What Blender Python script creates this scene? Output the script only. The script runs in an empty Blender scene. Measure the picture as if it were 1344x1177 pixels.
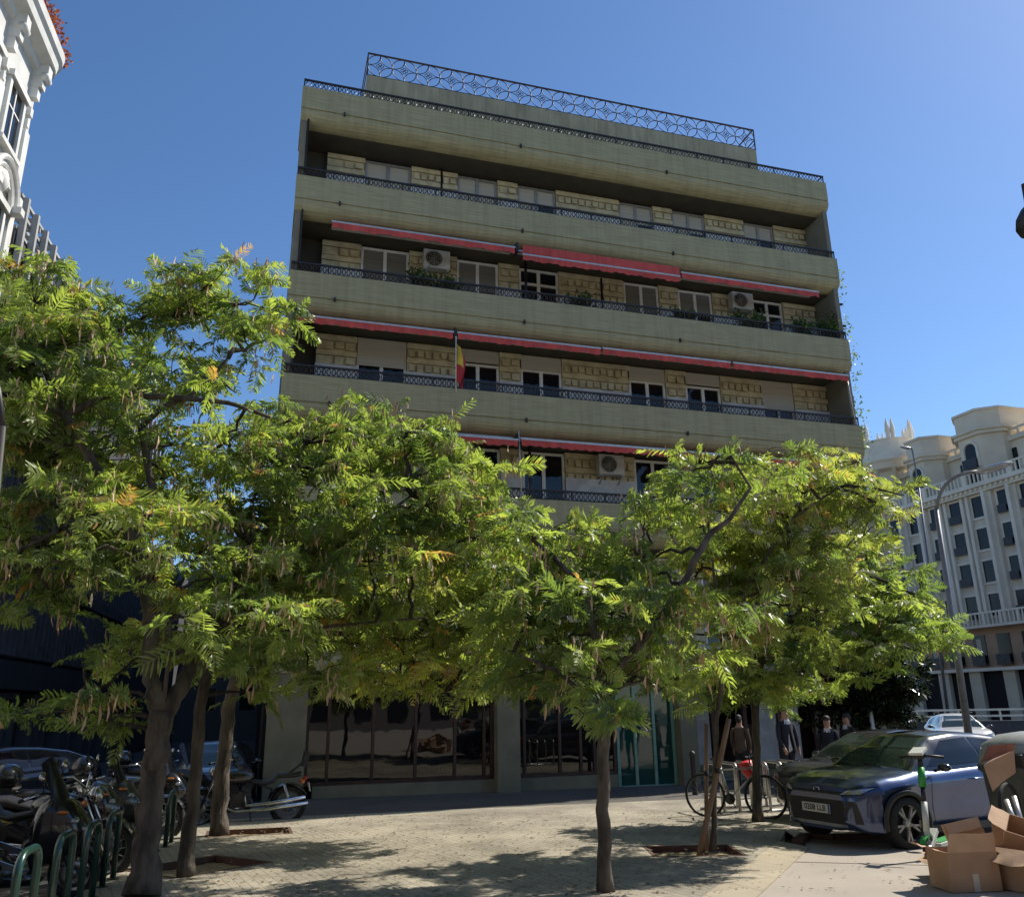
import bpy, bmesh, math, random
import numpy as np
from mathutils import Vector, Matrix, Euler
from mathutils.bvhtree import BVHTree
random.seed(7); RNG = np.random.default_rng(11)
SC = bpy.context.scene; COL = SC.collection
R = math.radians; PI = math.pi
# ---------------------------------------------------------------- camera model (used to lay the place out in metres)
FPX, PIT, ROLL, CZ = 1092.16, 0.2993, -0.0154, 1.65
def ray(px, py):
    a, b = px-672, py-588.5
    c, s = math.cos(ROLL), math.sin(ROLL)
    a, b = a*c+b*s, -a*s+b*c
    u, v = a/FPX, -b/FPX
    c, s = math.cos(PIT), math.sin(PIT)
    return Vector((u, c-v*s, s+v*c))
def at(px, py, y):
    r = ray(px, py); t = y/r.y
    return Vector((0, 0, CZ))+r*t
GS = 0.021
def gz(x, y): return -GS*max(-20, min(y, 32))
def G(x, y, dz=0): return Vector((x, y, gz(x, y)+dz))
# ---------------------------------------------------------------- materials
def pm(name, col, col2=None, scale=6, rough=.7, metal=0, bump=0, bscale=40, stretch=(1, 1, 1), coat=0, spec=.5, detail=6, lo=.35, hi=.65, trans=0, drip=0):
    m = bpy.data.materials.new(name); m.use_nodes = True
    nt = m.node_tree; n = nt.nodes; l = nt.links; b = n['Principled BSDF']
    b.inputs['Roughness'].default_value = rough; b.inputs['Metallic'].default_value = metal
    b.inputs['Coat Weight'].default_value = coat; b.inputs['Specular IOR Level'].default_value = spec
    b.inputs['Coat Roughness'].default_value = .06
    if trans: b.inputs['Transmission Weight'].default_value = trans
    col2 = col2 or tuple(c*.72 for c in col)
    tc = n.new('ShaderNodeTexCoord'); mp = n.new('ShaderNodeMapping'); mp.inputs['Scale'].default_value = stretch
    l.new(tc.outputs['Object'], mp.inputs[0])
    ns = n.new('ShaderNodeTexNoise'); ns.inputs['Scale'].default_value = scale; ns.inputs['Detail'].default_value = detail
    l.new(mp.outputs[0], ns.inputs['Vector'])
    cr = n.new('ShaderNodeValToRGB'); cr.color_ramp.elements[0].position = lo; cr.color_ramp.elements[1].position = hi
    cr.color_ramp.elements[0].color = (*col2, 1); cr.color_ramp.elements[1].color = (*col, 1)
    l.new(ns.outputs['Fac'], cr.inputs[0]); l.new(cr.outputs[0], b.inputs['Base Color'])
    if drip:
        m2 = n.new('ShaderNodeMapping'); m2.inputs['Scale'].default_value = (3.2, 1, .22); l.new(tc.outputs['Object'], m2.inputs[0])
        n3 = n.new('ShaderNodeTexNoise'); n3.inputs['Scale'].default_value = 1.6; n3.inputs['Detail'].default_value = 8; n3.inputs['Roughness'].default_value = .7; l.new(m2.outputs[0], n3.inputs['Vector'])
        mr = n.new('ShaderNodeMapRange'); mr.inputs['From Min'].default_value = .34; mr.inputs['From Max'].default_value = .55; mr.inputs['To Min'].default_value = 1-drip; mr.inputs['To Max'].default_value = 1.04; l.new(n3.outputs['Fac'], mr.inputs['Value'])
        sc_ = n.new('ShaderNodeVectorMath'); sc_.operation = 'SCALE'; l.new(cr.outputs[0], sc_.inputs[0]); l.new(mr.outputs[0], sc_.inputs['Scale']); l.new(sc_.outputs[0], b.inputs['Base Color'])
    if bump:
        n2 = n.new('ShaderNodeTexNoise'); n2.inputs['Scale'].default_value = bscale; n2.inputs['Detail'].default_value = 5
        l.new(mp.outputs[0], n2.inputs['Vector'])
        bp = n.new('ShaderNodeBump'); bp.inputs['Strength'].default_value = bump; bp.inputs['Distance'].default_value = .02
        l.new(n2.outputs['Fac'], bp.inputs['Height']); l.new(bp.outputs[0], b.inputs['Normal'])
    return m
def brick_mat(name, c1, c2, mortar, sc, bw, rh, ms, rot=0, rough=.85, bump=.4, stain=.55, off=.5, bias=0):
    m = bpy.data.materials.new(name); m.use_nodes = True
    nt = m.node_tree; n = nt.nodes; l = nt.links; b = n['Principled BSDF']; b.inputs['Roughness'].default_value = rough
    tc = n.new('ShaderNodeTexCoord'); mp = n.new('ShaderNodeMapping'); mp.inputs['Rotation'].default_value = (0, 0, rot)
    l.new(tc.outputs['Object'], mp.inputs[0])
    br = n.new('ShaderNodeTexBrick'); br.inputs['Scale'].default_value = sc; br.inputs['Brick Width'].default_value = bw
    br.inputs['Row Height'].default_value = rh; br.inputs['Mortar Size'].default_value = ms; br.offset = off
    br.inputs['Color1'].default_value = (*c1, 1); br.inputs['Color2'].default_value = (*c2, 1); br.inputs['Mortar'].default_value = (*mortar, 1)
    br.inputs['Bias'].default_value = bias
    l.new(mp.outputs[0], br.inputs['Vector'])
    ns = n.new('ShaderNodeTexNoise'); ns.inputs['Scale'].default_value = .7; ns.inputs['Detail'].default_value = 9; ns.inputs['Roughness'].default_value = .65
    l.new(tc.outputs['Object'], ns.inputs['Vector'])
    mr = n.new('ShaderNodeMapRange'); mr.inputs['From Min'].default_value = .3; mr.inputs['From Max'].default_value = .62
    mr.inputs['To Min'].default_value = stain; mr.inputs['To Max'].default_value = 1.08
    l.new(ns.outputs['Fac'], mr.inputs['Value'])
    mx = n.new('ShaderNodeVectorMath'); mx.operation = 'SCALE'
    l.new(br.outputs['Color'], mx.inputs[0]); l.new(mr.outputs[0], mx.inputs['Scale']); l.new(mx.outputs[0], b.inputs['Base Color'])
    bp = n.new('ShaderNodeBump'); bp.inputs['Strength'].default_value = bump; bp.inputs['Distance'].default_value = .01; bp.invert = True
    l.new(br.outputs['Fac'], bp.inputs['Height']); l.new(bp.outputs[0], b.inputs['Normal'])
    return m
def leaf_mat(name, ca, cb, cc, gloss=.4, tr=.56):
    m = bpy.data.materials.new(name); m.use_nodes = True
    nt = m.node_tree; n = nt.nodes; l = nt.links; n.clear()
    o = n.new('ShaderNodeOutputMaterial'); at_ = n.new('ShaderNodeAttribute'); at_.attribute_name = 'lv'
    cr = n.new('ShaderNodeValToRGB'); e = cr.color_ramp.elements
    e[0].position = 0; e[0].color = (*ca, 1); e[1].position = .97; e[1].color = (*cb, 1)
    x = cr.color_ramp.elements.new(.99); x.color = (*cc, 1)
    l.new(at_.outputs['Fac'], cr.inputs[0])
    p = n.new('ShaderNodeBsdfPrincipled'); p.inputs['Roughness'].default_value = gloss; p.inputs['Specular IOR Level'].default_value = .45
    l.new(cr.outputs[0], p.inputs['Base Color'])
    t = n.new('ShaderNodeBsdfTranslucent'); g = n.new('ShaderNodeMix'); g.data_type = 'RGBA'; g.blend_type = 'MULTIPLY'; g.inputs[0].default_value = 1
    l.new(cr.outputs[0], g.inputs[6]); g.inputs[7].default_value = (2.0, 2.2, .72, 1); l.new(g.outputs[2], t.inputs['Color'])
    mx = n.new('ShaderNodeMixShader'); mx.inputs[0].default_value = tr
    l.new(p.outputs[0], mx.inputs[1]); l.new(t.outputs[0], mx.inputs[2]); l.new(mx.outputs[0], o.inputs[0])
    return m
def glass_mat(name, col=(.012, .014, .016), rough=.03, ior=1.9):
    m = bpy.data.materials.new(name); m.use_nodes = True; b = m.node_tree.nodes['Principled BSDF']
    b.inputs['Base Color'].default_value = (*col, 1); b.inputs['Roughness'].default_value = rough; b.inputs['IOR'].default_value = ior
    nt = m.node_tree; ns = nt.nodes.new('ShaderNodeTexNoise'); ns.inputs['Scale'].default_value = 1.3; tc = nt.nodes.new('ShaderNodeTexCoord')
    nt.links.new(tc.outputs['Object'], ns.inputs['Vector'])
    bp = nt.nodes.new('ShaderNodeBump'); bp.inputs['Strength'].default_value = .05; bp.inputs['Distance'].default_value = .05
    nt.links.new(ns.outputs['Fac'], bp.inputs['Height']); nt.links.new(bp.outputs[0], b.inputs['Normal'])
    return m
M = {}
M['band'] = pm('olive_concrete', (.40, .375, .225), (.30, .28, .165), scale=3, rough=.85, bump=.35, bscale=22, stretch=(.35, 1, 14), lo=.36, hi=.62, drip=.14)
M['concrete'] = pm('grey_concrete', (.40, .37, .25), (.31, .285, .19), scale=2, rough=.9, bump=.2, stretch=(1, 1, .4), drip=.25)
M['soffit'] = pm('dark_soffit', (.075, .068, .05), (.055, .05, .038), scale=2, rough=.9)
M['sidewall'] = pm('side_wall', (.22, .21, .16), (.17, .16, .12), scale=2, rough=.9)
M['dado'] = pm('white_dado', (.66, .65, .62), (.5, .49, .47), scale=3, rough=.9)
M['stone'] = pm('cream_stone', (.62, .54, .34), (.40, .34, .21), scale=3.5, lo=.3, hi=.6, rough=.85, bump=.3, bscale=30)
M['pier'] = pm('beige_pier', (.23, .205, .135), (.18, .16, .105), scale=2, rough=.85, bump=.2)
M['white_frame'] = pm('white_frame', (.82, .81, .77), (.74, .73, .69), rough=.5)
M['grey_frame'] = pm('grey_aluminium', (.36, .36, .34), (.28, .28, .27), rough=.45, metal=.3)
M['blind'] = pm('roller_blind', (.52, .48, .40), (.44, .41, .34), rough=.8, scale=2, stretch=(.3, 1, 20))
M['blind2'] = pm('inner_blind', (.22, .21, .175), (.17, .16, .135), rough=.8, scale=2, stretch=(.3, 1, 20))
M['glass'] = glass_mat('window_glass', ior=1.55)
M['shopglass'] = glass_mat('shop_glass', (.006, .006, .007), .015, 1.62)
M['greenglass'] = glass_mat('green_glass', (.01, .06, .045), .03, 1.7)
M['iron'] = pm('black_iron', (.018, .018, .02), (.03, .025, .022), rough=.5)
M['lattice'] = pm('grey_lattice', (.34, .34, .34), (.20, .20, .20), rough=.6)
M['rustiron'] = pm('brown_iron', (.07, .04, .035), (.035, .025, .025), rough=.6)
M['awning'] = pm('red_awning', (.60, .095, .08), (.46, .07, .06), scale=2, rough=.9, drip=.25)
M['alu'] = pm('aluminium', (.62, .60, .55), (.5, .48, .45), rough=.4, metal=.5)
M['mullion'] = pm('brown_mullion', (.075, .032, .024), (.045, .022, .018), rough=.45)
M['greenframe'] = pm('pale_green_frame', (.25, .42, .32), (.18, .34, .26), rough=.4)
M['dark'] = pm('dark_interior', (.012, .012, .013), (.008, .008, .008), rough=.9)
M['ac'] = pm('ac_white', (.55, .55, .52), (.44, .44, .41), rough=.5)
M['black'] = pm('black_plastic', (.014, .014, .015), (.02, .02, .021), rough=.5)
M['rubber'] = pm('tyre_rubber', (.018, .018, .018), (.026, .025, .024), rough=.85)
M['chrome'] = pm('chrome', (.62, .62, .64), (.45, .45, .47), rough=.16, metal=1)
M['steel'] = pm('brushed_steel', (.48, .48, .47), (.34, .34, .33), rough=.35, metal=.85)
M['darkmetal'] = pm('dark_metal', (.06, .06, .065), (.035, .035, .04), rough=.4, metal=.7)
M['bark'] = pm('tree_bark', (.125, .10, .078), (.045, .037, .03), scale=9, rough=.95, bump=1, bscale=34, stretch=(1, 1, .28), lo=.38, hi=.62)
M['twig'] = pm('twig_bark', (.06, .046, .035), (.03, .024, .02), scale=14, rough=.95)
M['stake'] = pm('wood_stake', (.26, .17, .11), (.15, .095, .06), scale=8, rough=.85, stretch=(1, 1, .15), bump=.4)
M['leaf'] = leaf_mat('leaf_feathery', (.095, .135, .065), (.28, .32, .13), (.38, .22, .12))
M['leaf2'] = leaf_mat('leaf_pale', (.12, .15, .07), (.33, .34, .14), (.44, .26, .14))
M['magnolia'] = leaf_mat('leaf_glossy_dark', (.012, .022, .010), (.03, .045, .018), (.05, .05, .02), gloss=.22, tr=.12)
M['redleaf'] = leaf_mat('leaf_red', (.22, .045, .025), (.34, .09, .05), (.15, .1, .03), gloss=.6, tr=.3)
M['balcleaf'] = leaf_mat('leaf_balcony', (.03, .05, .025), (.13, .17, .07), (.25, .2, .08))
M['litter'] = pm('dry_leaf', (.24, .19, .11), (.14, .10, .06), scale=2, rough=.9)
M['pod'] = pm('seed_pod', (.62, .46, .30), (.45, .25, .15), scale=3, rough=.7)
M['hoop'] = pm('dark_green_paint', (.008, .045, .032), (.008, .034, .025), rough=.3, coat=.5)
M['card'] = pm('cardboard', (.40, .25, .145), (.33, .20, .115), scale=3, rough=.85, bump=.12)
M['cardin'] = pm('cardboard_inside', (.48, .32, .20), (.42, .27, .16), rough=.9)
M['bluepaper'] = pm('blue_paper', (.07, .14, .36), (.06, .11, .3), rough=.7)
M['tape'] = pm('pale_tape', (.5, .44, .36), (.46, .4, .32), rough=.4)
M['binplastic'] = pm('grey_bin', (.085, .09, .092), (.06, .064, .066), rough=.5)
M['binlid'] = pm('pale_bin_lid', (.36, .37, .34), (.28, .29, .27), rough=.45)
M['redpl'] = pm('red_plastic', (.55, .02, .02), (.45, .02, .02), rough=.45)
M['scootgreen'] = pm('green_plastic', (.03, .33, .06), (.03, .27, .05), rough=.4)
M['scootwhite'] = pm('white_plastic', (.62, .64, .58), (.52, .54, .48), rough=.4)
M['plate'] = pm('number_plate', (.62, .62, .58), (.56, .56, .52), rough=.4)
M['skin'] = pm('skin', (.42, .24, .17), (.36, .2, .14), rough=.6)
M['suit'] = pm('navy_suit', (.018, .02, .032), (.014, .015, .024), rough=.9)
M['suit2'] = pm('charcoal_suit', (.03, .028, .028), (.022, .02, .02), rough=.9)
M['tan'] = pm('brown_trousers', (.11, .075, .045), (.085, .055, .035), rough=.9)
M['shirt'] = pm('white_shirt', (.62, .63, .66), (.54, .55, .6), rough=.8)
M['hair'] = pm('dark_hair', (.02, .015, .012), (.03, .022, .018), rough=.7)
M['amber'] = pm('amber_lens', (.6, .18, .03), (.5, .13, .02), rough=.25, coat=.5)
M['redlens'] = pm('red_lens', (.4, .01, .01), (.3, .01, .01), rough=.25)
M['lens'] = pm('clear_lens', (.5, .52, .55), (.35, .37, .4), rough=.1, metal=.6, coat=1)
M['yellow'] = pm('yellow_paint', (.40, .29, .03), (.32, .23, .03), rough=.3, coat=.6)
M['silverp'] = pm('silver_paint', (.36, .37, .38), (.3, .31, .32), rough=.3, metal=.5, coat=.5)
M['blackp'] = pm('black_paint', (.012, .012, .014), (.016, .016, .018), rough=.2, coat=.9)
M['pot'] = pm('terracotta', (.30, .12, .07), (.24, .09, .05), rough=.85)
M['rust'] = pm('rust_edging', (.125, .06, .045), (.085, .045, .035), rough=.9)
M['soil'] = pm('soil', (.33, .26, .15), (.2, .15, .09), scale=12, rough=1, bump=.8)
M['lamp_grey'] = pm('lamp_grey', (.22, .225, .23), (.16, .165, .17), rough=.45, metal=.4)
# ---------------------------------------------------------------- mesh helper
SPLIT = {'mirror', 'indicator', 'eye', 'grip', 'fork', 'shock', 'headlight', 'stripe', 'awning_rod', 'arm', 'bracket', 'side_window', 'wheel_arch_trim', 'rib', 'exhaust', 'door_handle', 'wiper', 'foot', 'fog_recess', 'headlight_frame', 'drain_pipe', 'wall_hook', 'cornice_bracket', 'base_rail', 'porch_post', 'tower', 'shop_pier', 'plinth', 'fender', 'string_course', 'crank', 'end_wall'}
class MB:
    def __init__(s): s.v = []; s.f = []; s.m = []; s.sm = []
    def add(s, vs, fs, mi=0, smooth=False, mat=None):
        o = len(s.v)
        if mat is not None: vs = [mat @ Vector(v) for v in vs]
        s.v += [tuple(v) for v in vs]
        for f in fs: s.f.append([o+i for i in f]); s.m.append(mi); s.sm.append(smooth)
    def box(s, c, d, rz=0, mi=0, mat=None, taper=1.0, rx=0, ry=0):
        hx, hy, hz = d[0]/2, d[1]/2, d[2]/2; q = taper
        vs = [(-hx, -hy, -hz), (hx, -hy, -hz), (hx, hy, -hz), (-hx, hy, -hz), (-hx*q, -hy*q, hz), (hx*q, -hy*q, hz), (hx*q, hy*q, hz), (-hx*q, hy*q, hz)]
        m = Matrix.Translation(c) @ Euler((rx, ry, rz)).to_matrix().to_4x4()
        if mat is not None: m = mat @ m
        s.add(vs, [(0, 3, 2, 1), (4, 5, 6, 7), (0, 1, 5, 4), (1, 2, 6, 5), (2, 3, 7, 6), (3, 0, 4, 7)], mi, False, m)
    def bx(s, x0, x1, y0, y1, z0, z1, mi=0): s.box(((x0+x1)/2, (y0+y1)/2, (z0+z1)/2), (abs(x1-x0), abs(y1-y0), abs(z1-z0)), 0, mi)
    def tube(s, pts, r, n=8, mi=0, cap=True, smooth=True, mat=None, sq=(1, 1)):
        pts = [Vector(p) for p in pts]
        if mat is not None: pts = [mat @ p for p in pts]
        if not hasattr(r, '__len__'): r = [r]*len(pts)
        vs = []; up = None
        for i, p in enumerate(pts):
            d = (pts[min(i+1, len(pts)-1)]-pts[max(i-1, 0)])
            d = d.normalized() if d.length > 1e-9 else Vector((0, 0, 1))
            if up is None:
                up = Vector((0, 0, 1)) if abs(d.z) < .9 else Vector((1, 0, 0))
            a = d.cross(up)
            if a.length < 1e-6: a = d.cross(Vector((1, .3, 0)))
            a.normalize(); b = a.cross(d).normalized(); up = b
            for k in range(n):
                t = 2*PI*k/n; vs.append(p+a*(math.cos(t)*r[i]*sq[0])+b*(math.sin(t)*r[i]*sq[1]))
        fs = []
        for i in range(len(pts)-1):
            for k in range(n):
                fs.append((i*n+k, i*n+(k+1) % n, (i+1)*n+(k+1) % n, (i+1)*n+k))
        if cap: fs.append(tuple(range(n-1, -1, -1))); fs.append(tuple((len(pts)-1)*n+k for k in range(n)))
        s.add(vs, fs, mi, smooth)
    def lathe(s, prof, n=20, mi=0, mat=None, smooth=True, a0=0, a1=2*PI):
        """prof: (r, z) list revolved about z"""
        vs = []; full = abs(a1-a0-2*PI) < 1e-6; nn = n if full else n+1
        for r, z in prof:
            for k in range(nn):
                t = a0+(a1-a0)*k/n; vs.append((r*math.cos(t), r*math.sin(t), z))
        fs = []
        for i in range(len(prof)-1):
            for k in range(n):
                k2 = (k+1) % nn; fs.append((i*nn+k, i*nn+k2, (i+1)*nn+k2, (i+1)*nn+k))
        s.add(vs, fs, mi, smooth, mat)
    def prism(s, poly, h0, h1, mi=0, mat=None, axis='z', smooth=False):
        n = len(poly)
        def f(p, h): return (p[0], p[1], h) if axis == 'z' else ((p[0], h, p[1]) if axis == 'y' else (h, p[0], p[1]))
        vs = [f(p, h0) for p in poly]+[f(p, h1) for p in poly]
        fs = [tuple(range(n-1, -1, -1)), tuple(range(n, 2*n))]+[(i, (i+1) % n, n+(i+1) % n, n+i) for i in range(n)]
        s.add(vs, fs, mi, smooth, mat)
    def grid(s, rows, mi=0, smooth=True, closed=False):
        n = len(rows[0]); vs = [v for r in rows for v in r]; fs = []
        for i in range(len(rows)-1):
            for k in range(n-1 if not closed else n):
                k2 = (k+1) % n; fs.append((i*n+k, i*n+k2, (i+1)*n+k2, (i+1)*n+k))
        s.add(vs, fs, mi, smooth)
    def ball(s, c, r, n=12, mi=0, sc=(1, 1, 1), mat=None):
        prof = [(max(1e-4, math.sin(PI*i/(n//2))), -math.cos(PI*i/(n//2))) for i in range(n//2+1)]
        m = Matrix.Translation(c) @ Matrix.Diagonal((r*sc[0], r*sc[1], r*sc[2], 1))
        if mat is not None: m = mat @ m
        s.lathe(prof, n, mi, m)
    def pieces(s):
        par = list(range(len(s.v)))
        def fd(i):
            while par[i] != i: par[i] = par[par[i]]; i = par[i]
            return i
        for f in s.f:
            a_ = fd(f[0])
            for i in f[1:]: par[fd(i)] = a_
        gr = {}
        for k, f in enumerate(s.f): gr.setdefault(fd(f[0]), []).append(k)
        cl = []
        for fs in gr.values():
            ps = [s.v[i] for k in fs for i in s.f[k]]; lo = [min(p[j] for p in ps)-.004 for j in range(3)]; hi = [max(p[j] for p in ps)+.004 for j in range(3)]; cl.append([fs, lo, hi])
        ch = True
        while ch:
            ch = False
            for i in range(len(cl)):
                for j in range(i+1, len(cl)):
                    if all(cl[i][1][k] <= cl[j][2][k] and cl[j][1][k] <= cl[i][2][k] for k in range(3)):
                        cl[i] = [cl[i][0]+cl[j][0], [min(cl[i][1][k], cl[j][1][k]) for k in range(3)], [max(cl[i][2][k], cl[j][2][k]) for k in range(3)]]; cl.pop(j); ch = True; break
                if ch: break
        out = []
        for fs, _, _ in cl:
            m_ = MB(); ix = {}
            for k in fs:
                for i in s.f[k]:
                    if i not in ix: ix[i] = len(m_.v); m_.v.append(s.v[i])
                m_.f.append([ix[i] for i in s.f[k]]); m_.m.append(s.m[k]); m_.sm.append(s.sm[k])
            out.append(m_)
        return out
    def build(s, name, mats, parent=None, loc=None, bevel=0, recalc=False):
        if name in SPLIT:
            pc = s.pieces()
            if len(pc) > 1: return [m_.build1(name, mats, parent, loc, bevel, recalc) for m_ in pc][0]
        return s.build1(name, mats, parent, loc, bevel, recalc)
    def build1(s, name, mats, parent=None, loc=None, bevel=0, recalc=False):
        me = bpy.data.meshes.new(name); me.from_pydata(s.v, [], s.f)
        if not isinstance(mats, (list, tuple)): mats = [mats]
        for m in mats: me.materials.append(M[m] if isinstance(m, str) else m)
        me.polygons.foreach_set('material_index', s.m); me.polygons.foreach_set('use_smooth', s.sm)
        if recalc:
            b = bmesh.new(); b.from_mesh(me); bmesh.ops.recalc_face_normals(b, faces=b.faces); b.to_mesh(me); b.free()
        me.update()
        o = bpy.data.objects.new(name, me); COL.objects.link(o)
        if parent: o.parent = parent
        if loc is not None: o.location = loc
        if bevel:
            bv = o.modifiers.new('bevel', 'BEVEL'); bv.width = bevel; bv.segments = 2; bv.limit_method = 'ANGLE'
        return o
def tag(o, label=None, cat=None, group=None, kind=None):
    if label: o['label'] = label
    if cat: o['category'] = cat
    if group: o['group'] = group
    if kind: o['kind'] = kind
    return o
def empty(name, label, cat, loc=(0, 0, 0), rz=0, group=None):
    o = bpy.data.objects.new(name, None); COL.objects.link(o); o.location = loc; o.rotation_euler = (0, 0, rz); o.empty_display_size = .3
    return tag(o, label, cat, group)
def kids(o): return [c for c in KIDMAP.get(o.name, [])] if False else [c for c in bpy.data.objects if c.parent == o]
def copy_tree(o, parent=None, label=None, group=None, loc=None, rz=None):
    c = o.copy(); COL.objects.link(c)
    if parent: c.parent = parent
    if label: c['label'] = label
    if group: c['group'] = group
    if loc is not None: c.location = loc
    if rz is not None: c.rotation_euler = (0, 0, rz)
    for ch in kids(o): copy_tree(ch, c)
    return c
def np_mesh(name, V, F, mats, parent=None, lv=None, mi=None):
    """V (n,3) F (m,4) quads"""
    me = bpy.data.meshes.new(name); me.vertices.add(len(V)); me.vertices.foreach_set('co', V.astype(np.float32).ravel())
    k = F.shape[1]; me.loops.add(F.size); me.loops.foreach_set('vertex_index', F.astype(np.int32).ravel())
    me.polygons.add(len(F)); me.polygons.foreach_set('loop_start', np.arange(0, F.size, k, dtype=np.int32)); me.polygons.foreach_set('loop_total', np.full(len(F), k, dtype=np.int32))
    for m in (mats if isinstance(mats, (list, tuple)) else [mats]): me.materials.append(M[m])
    if mi is not None: me.polygons.foreach_set('material_index', mi.astype(np.int32))
    me.update(calc_edges=True)
    if lv is not None:
        a = me.attributes.new('lv', 'FLOAT', 'FACE'); a.data.foreach_set('value', lv.astype(np.float32))
    o = bpy.data.objects.new(name, me); COL.objects.link(o)
    if parent: o.parent = parent
    return o
# ---------------------------------------------------------------- camera, world, sun
cam = bpy.data.cameras.new('camera'); co = bpy.data.objects.new('camera', cam); COL.objects.link(co); SC.camera = co
co.location = (0, 0, CZ); cam.sensor_fit = 'HORIZONTAL'; cam.sensor_width = 36; cam.lens = FPX/1344*36; cam.clip_end = 2000; cam.clip_start = .1
rt = Matrix.Rotation(PI/2+PIT, 4, 'X') @ Matrix.Rotation(ROLL, 4, 'Z')
co.rotation_euler = rt.to_euler()
SUN_AZ, SUN_EL = 32.0, 46.0     # degrees: counter-clockwise from +X; elevation
w = bpy.data.worlds.new('World'); SC.world = w; w.use_nodes = True; nt = w.node_tree
sk = nt.nodes.new('ShaderNodeTexSky'); sk.sky_type = 'NISHITA'; sk.sun_disc = False; sk.sun_elevation = R(SUN_EL); sk.sun_rotation = R(90-SUN_AZ)
sk.air_density = 1.0; sk.dust_density = .4; sk.ozone_density = 4.5; sk.altitude = 650
hs = nt.nodes.new('ShaderNodeHueSaturation'); hs.inputs['Saturation'].default_value = 1.1; nt.links.new(sk.outputs[0], hs.inputs['Color']); nt.links.new(hs.outputs[0], nt.nodes['Background'].inputs[0]); nt.nodes['Background'].inputs[1].default_value = .102
sun = bpy.data.lights.new('sun', 'SUN'); sun.energy = 4.2; sun.angle = R(.53); sun.color = (1, .93, .82)
so = bpy.data.objects.new('sun', sun); COL.objects.link(so)
a, e = R(SUN_AZ), R(SUN_EL); ts = Vector((math.cos(a)*math.cos(e), math.sin(a)*math.cos(e), math.sin(e)))
so.rotation_euler = ts.to_track_quat('Z', 'Y').to_euler()
SC.view_settings.view_transform = 'Standard'; SC.view_settings.look = 'None'; SC.view_settings.exposure = .60; SC.view_settings.gamma = 1
SC.cycles.max_bounces = 6; SC.cycles.diffuse_bounces = 4; SC.cycles.glossy_bounces = 3; SC.cycles.transparent_max_bounces = 6
# ---------------------------------------------------------------- ground
FX, FY, FYAW, FW = -5.9075, 20.0514, .2936, 17.79
FD = Vector((math.cos(FYAW), math.sin(FYAW), 0)); FN = Vector((-math.sin(FYAW), math.cos(FYAW), 0))
def sheet(name, poly, dz, mat, kind='structure', thick=0, res=None):
    mb = MB(); n = len(poly)
    vs = [(x, y, gz(x, y)+dz) for x, y in poly]
    if thick:
        vs2 = [(x, y, gz(x, y)+dz-thick) for x, y in poly]
        mb.add(vs+vs2, [tuple(range(n))]+[(i, n+i, n+(i+1) % n, (i+1) % n) for i in range(n)])
    else: mb.add(vs, [tuple(range(n))])
    o = mb.build(name, mat); tag(o, kind=kind); return o
M['asphalt'] = pm('asphalt', (.105, .10, .095), (.07, .068, .066), scale=1.2, rough=.9, bump=.5, bscale=120, lo=.3, hi=.7)
M['fore'] = brick_mat('shaded_flagstones', (.105, .095, .082), (.09, .082, .071), (.06, .055, .048), 1, .6, .4, .008, rot=FYAW, stain=.7)  # grey paving, darkened further to put the building's shade into its colour
M['concrete_road'] = pm('pale_concrete_road', (.39, .34, .28), (.33, .29, .24), scale=1.3, rough=.9, bump=.3, bscale=90, lo=.3, hi=.7)
M['paver'] = brick_mat('beige_pavers', (.385, .345, .262), (.33, .295, .225), (.255, .225, .17), 1, .2, .10, .007, rot=1.117-.02, stain=.5, bump=.7)
M['granite'] = brick_mat('granite_slabs', (.43, .37, .265), (.38, .325, .23), (.24, .20, .14), 1, .6, .6, .008, rot=1.117, stain=.75)
mb = MB()
ys = [-60, -20, 0, 32, 120, 600]
rows = [[(x, y, gz(0, y)-.012) for x in (-600, -60, 0, 60, 600)] for y in ys]
mb.grid(rows, smooth=False); tag(mb.build('ground', 'asphalt', recalc=True), kind='structure')
KD = Vector((.441, .8975, 0)).normalized()       # direction of the granite strip
def kp(t, off): p = Vector((1.97, 9.18, 0))+KD*t+Vector((KD.y, -KD.x, 0))*off; return (p.x, p.y)
e1 = Vector((-5.35, 16.35, 0))
plz = [kp(-13, 0), kp(3.75, 0), (4.0, 13.6), (4.75, 15.2), (5.6, 16.3), (8.8, 17.4), (8.5, 18.4), (5.0, 19.45), (e1.x+3.2, e1.y+.97), (e1.x, e1.y), (-5.55, 14.3), (-5.05, 12.3), (-2.9, 2.0), (-5, -6)]
PITS = [((-3.85, 11.0), 1.35, 1.15, .95), ((-4.25, 14.35), 1.3, .95, .3), ((2.22, 11.62), 1.15, .95, .0)]
def pit_poly(c, sx, sy, rz): return [(c[0]+x*math.cos(rz)-y*math.sin(rz), c[1]+x*math.sin(rz)+y*math.cos(rz)) for x, y in ((-sx/2, -sy/2), (sx/2, -sy/2), (sx/2, sy/2), (-sx/2, sy/2))]
from mathutils.geometry import tessellate_polygon
loops = [plz]+[pit_poly(*p) for p in PITS]; flat = [q for l_ in loops for q in l_]
tri = tessellate_polygon([[Vector((*q, 0)) for q in l_] for l_ in loops])
mb = MB(); mb.add([(x, y, gz(x, y)+.10) for x, y in flat], [t if (Vector((*flat[t[1]], 0))-Vector((*flat[t[0]], 0))).cross(Vector((*flat[t[2]], 0))-Vector((*flat[t[0]], 0))).z > 0 else t[::-1] for t in tri])
n_ = len(plz); mb.add([(x, y, gz(x, y)+d_) for d_ in (.10, -.04) for x, y in plz], [(i, n_+i, n_+(i+1) % n_, (i+1) % n_) for i in range(n_)])
tag(mb.build('plaza_paving', 'paver'), kind='structure')
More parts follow.
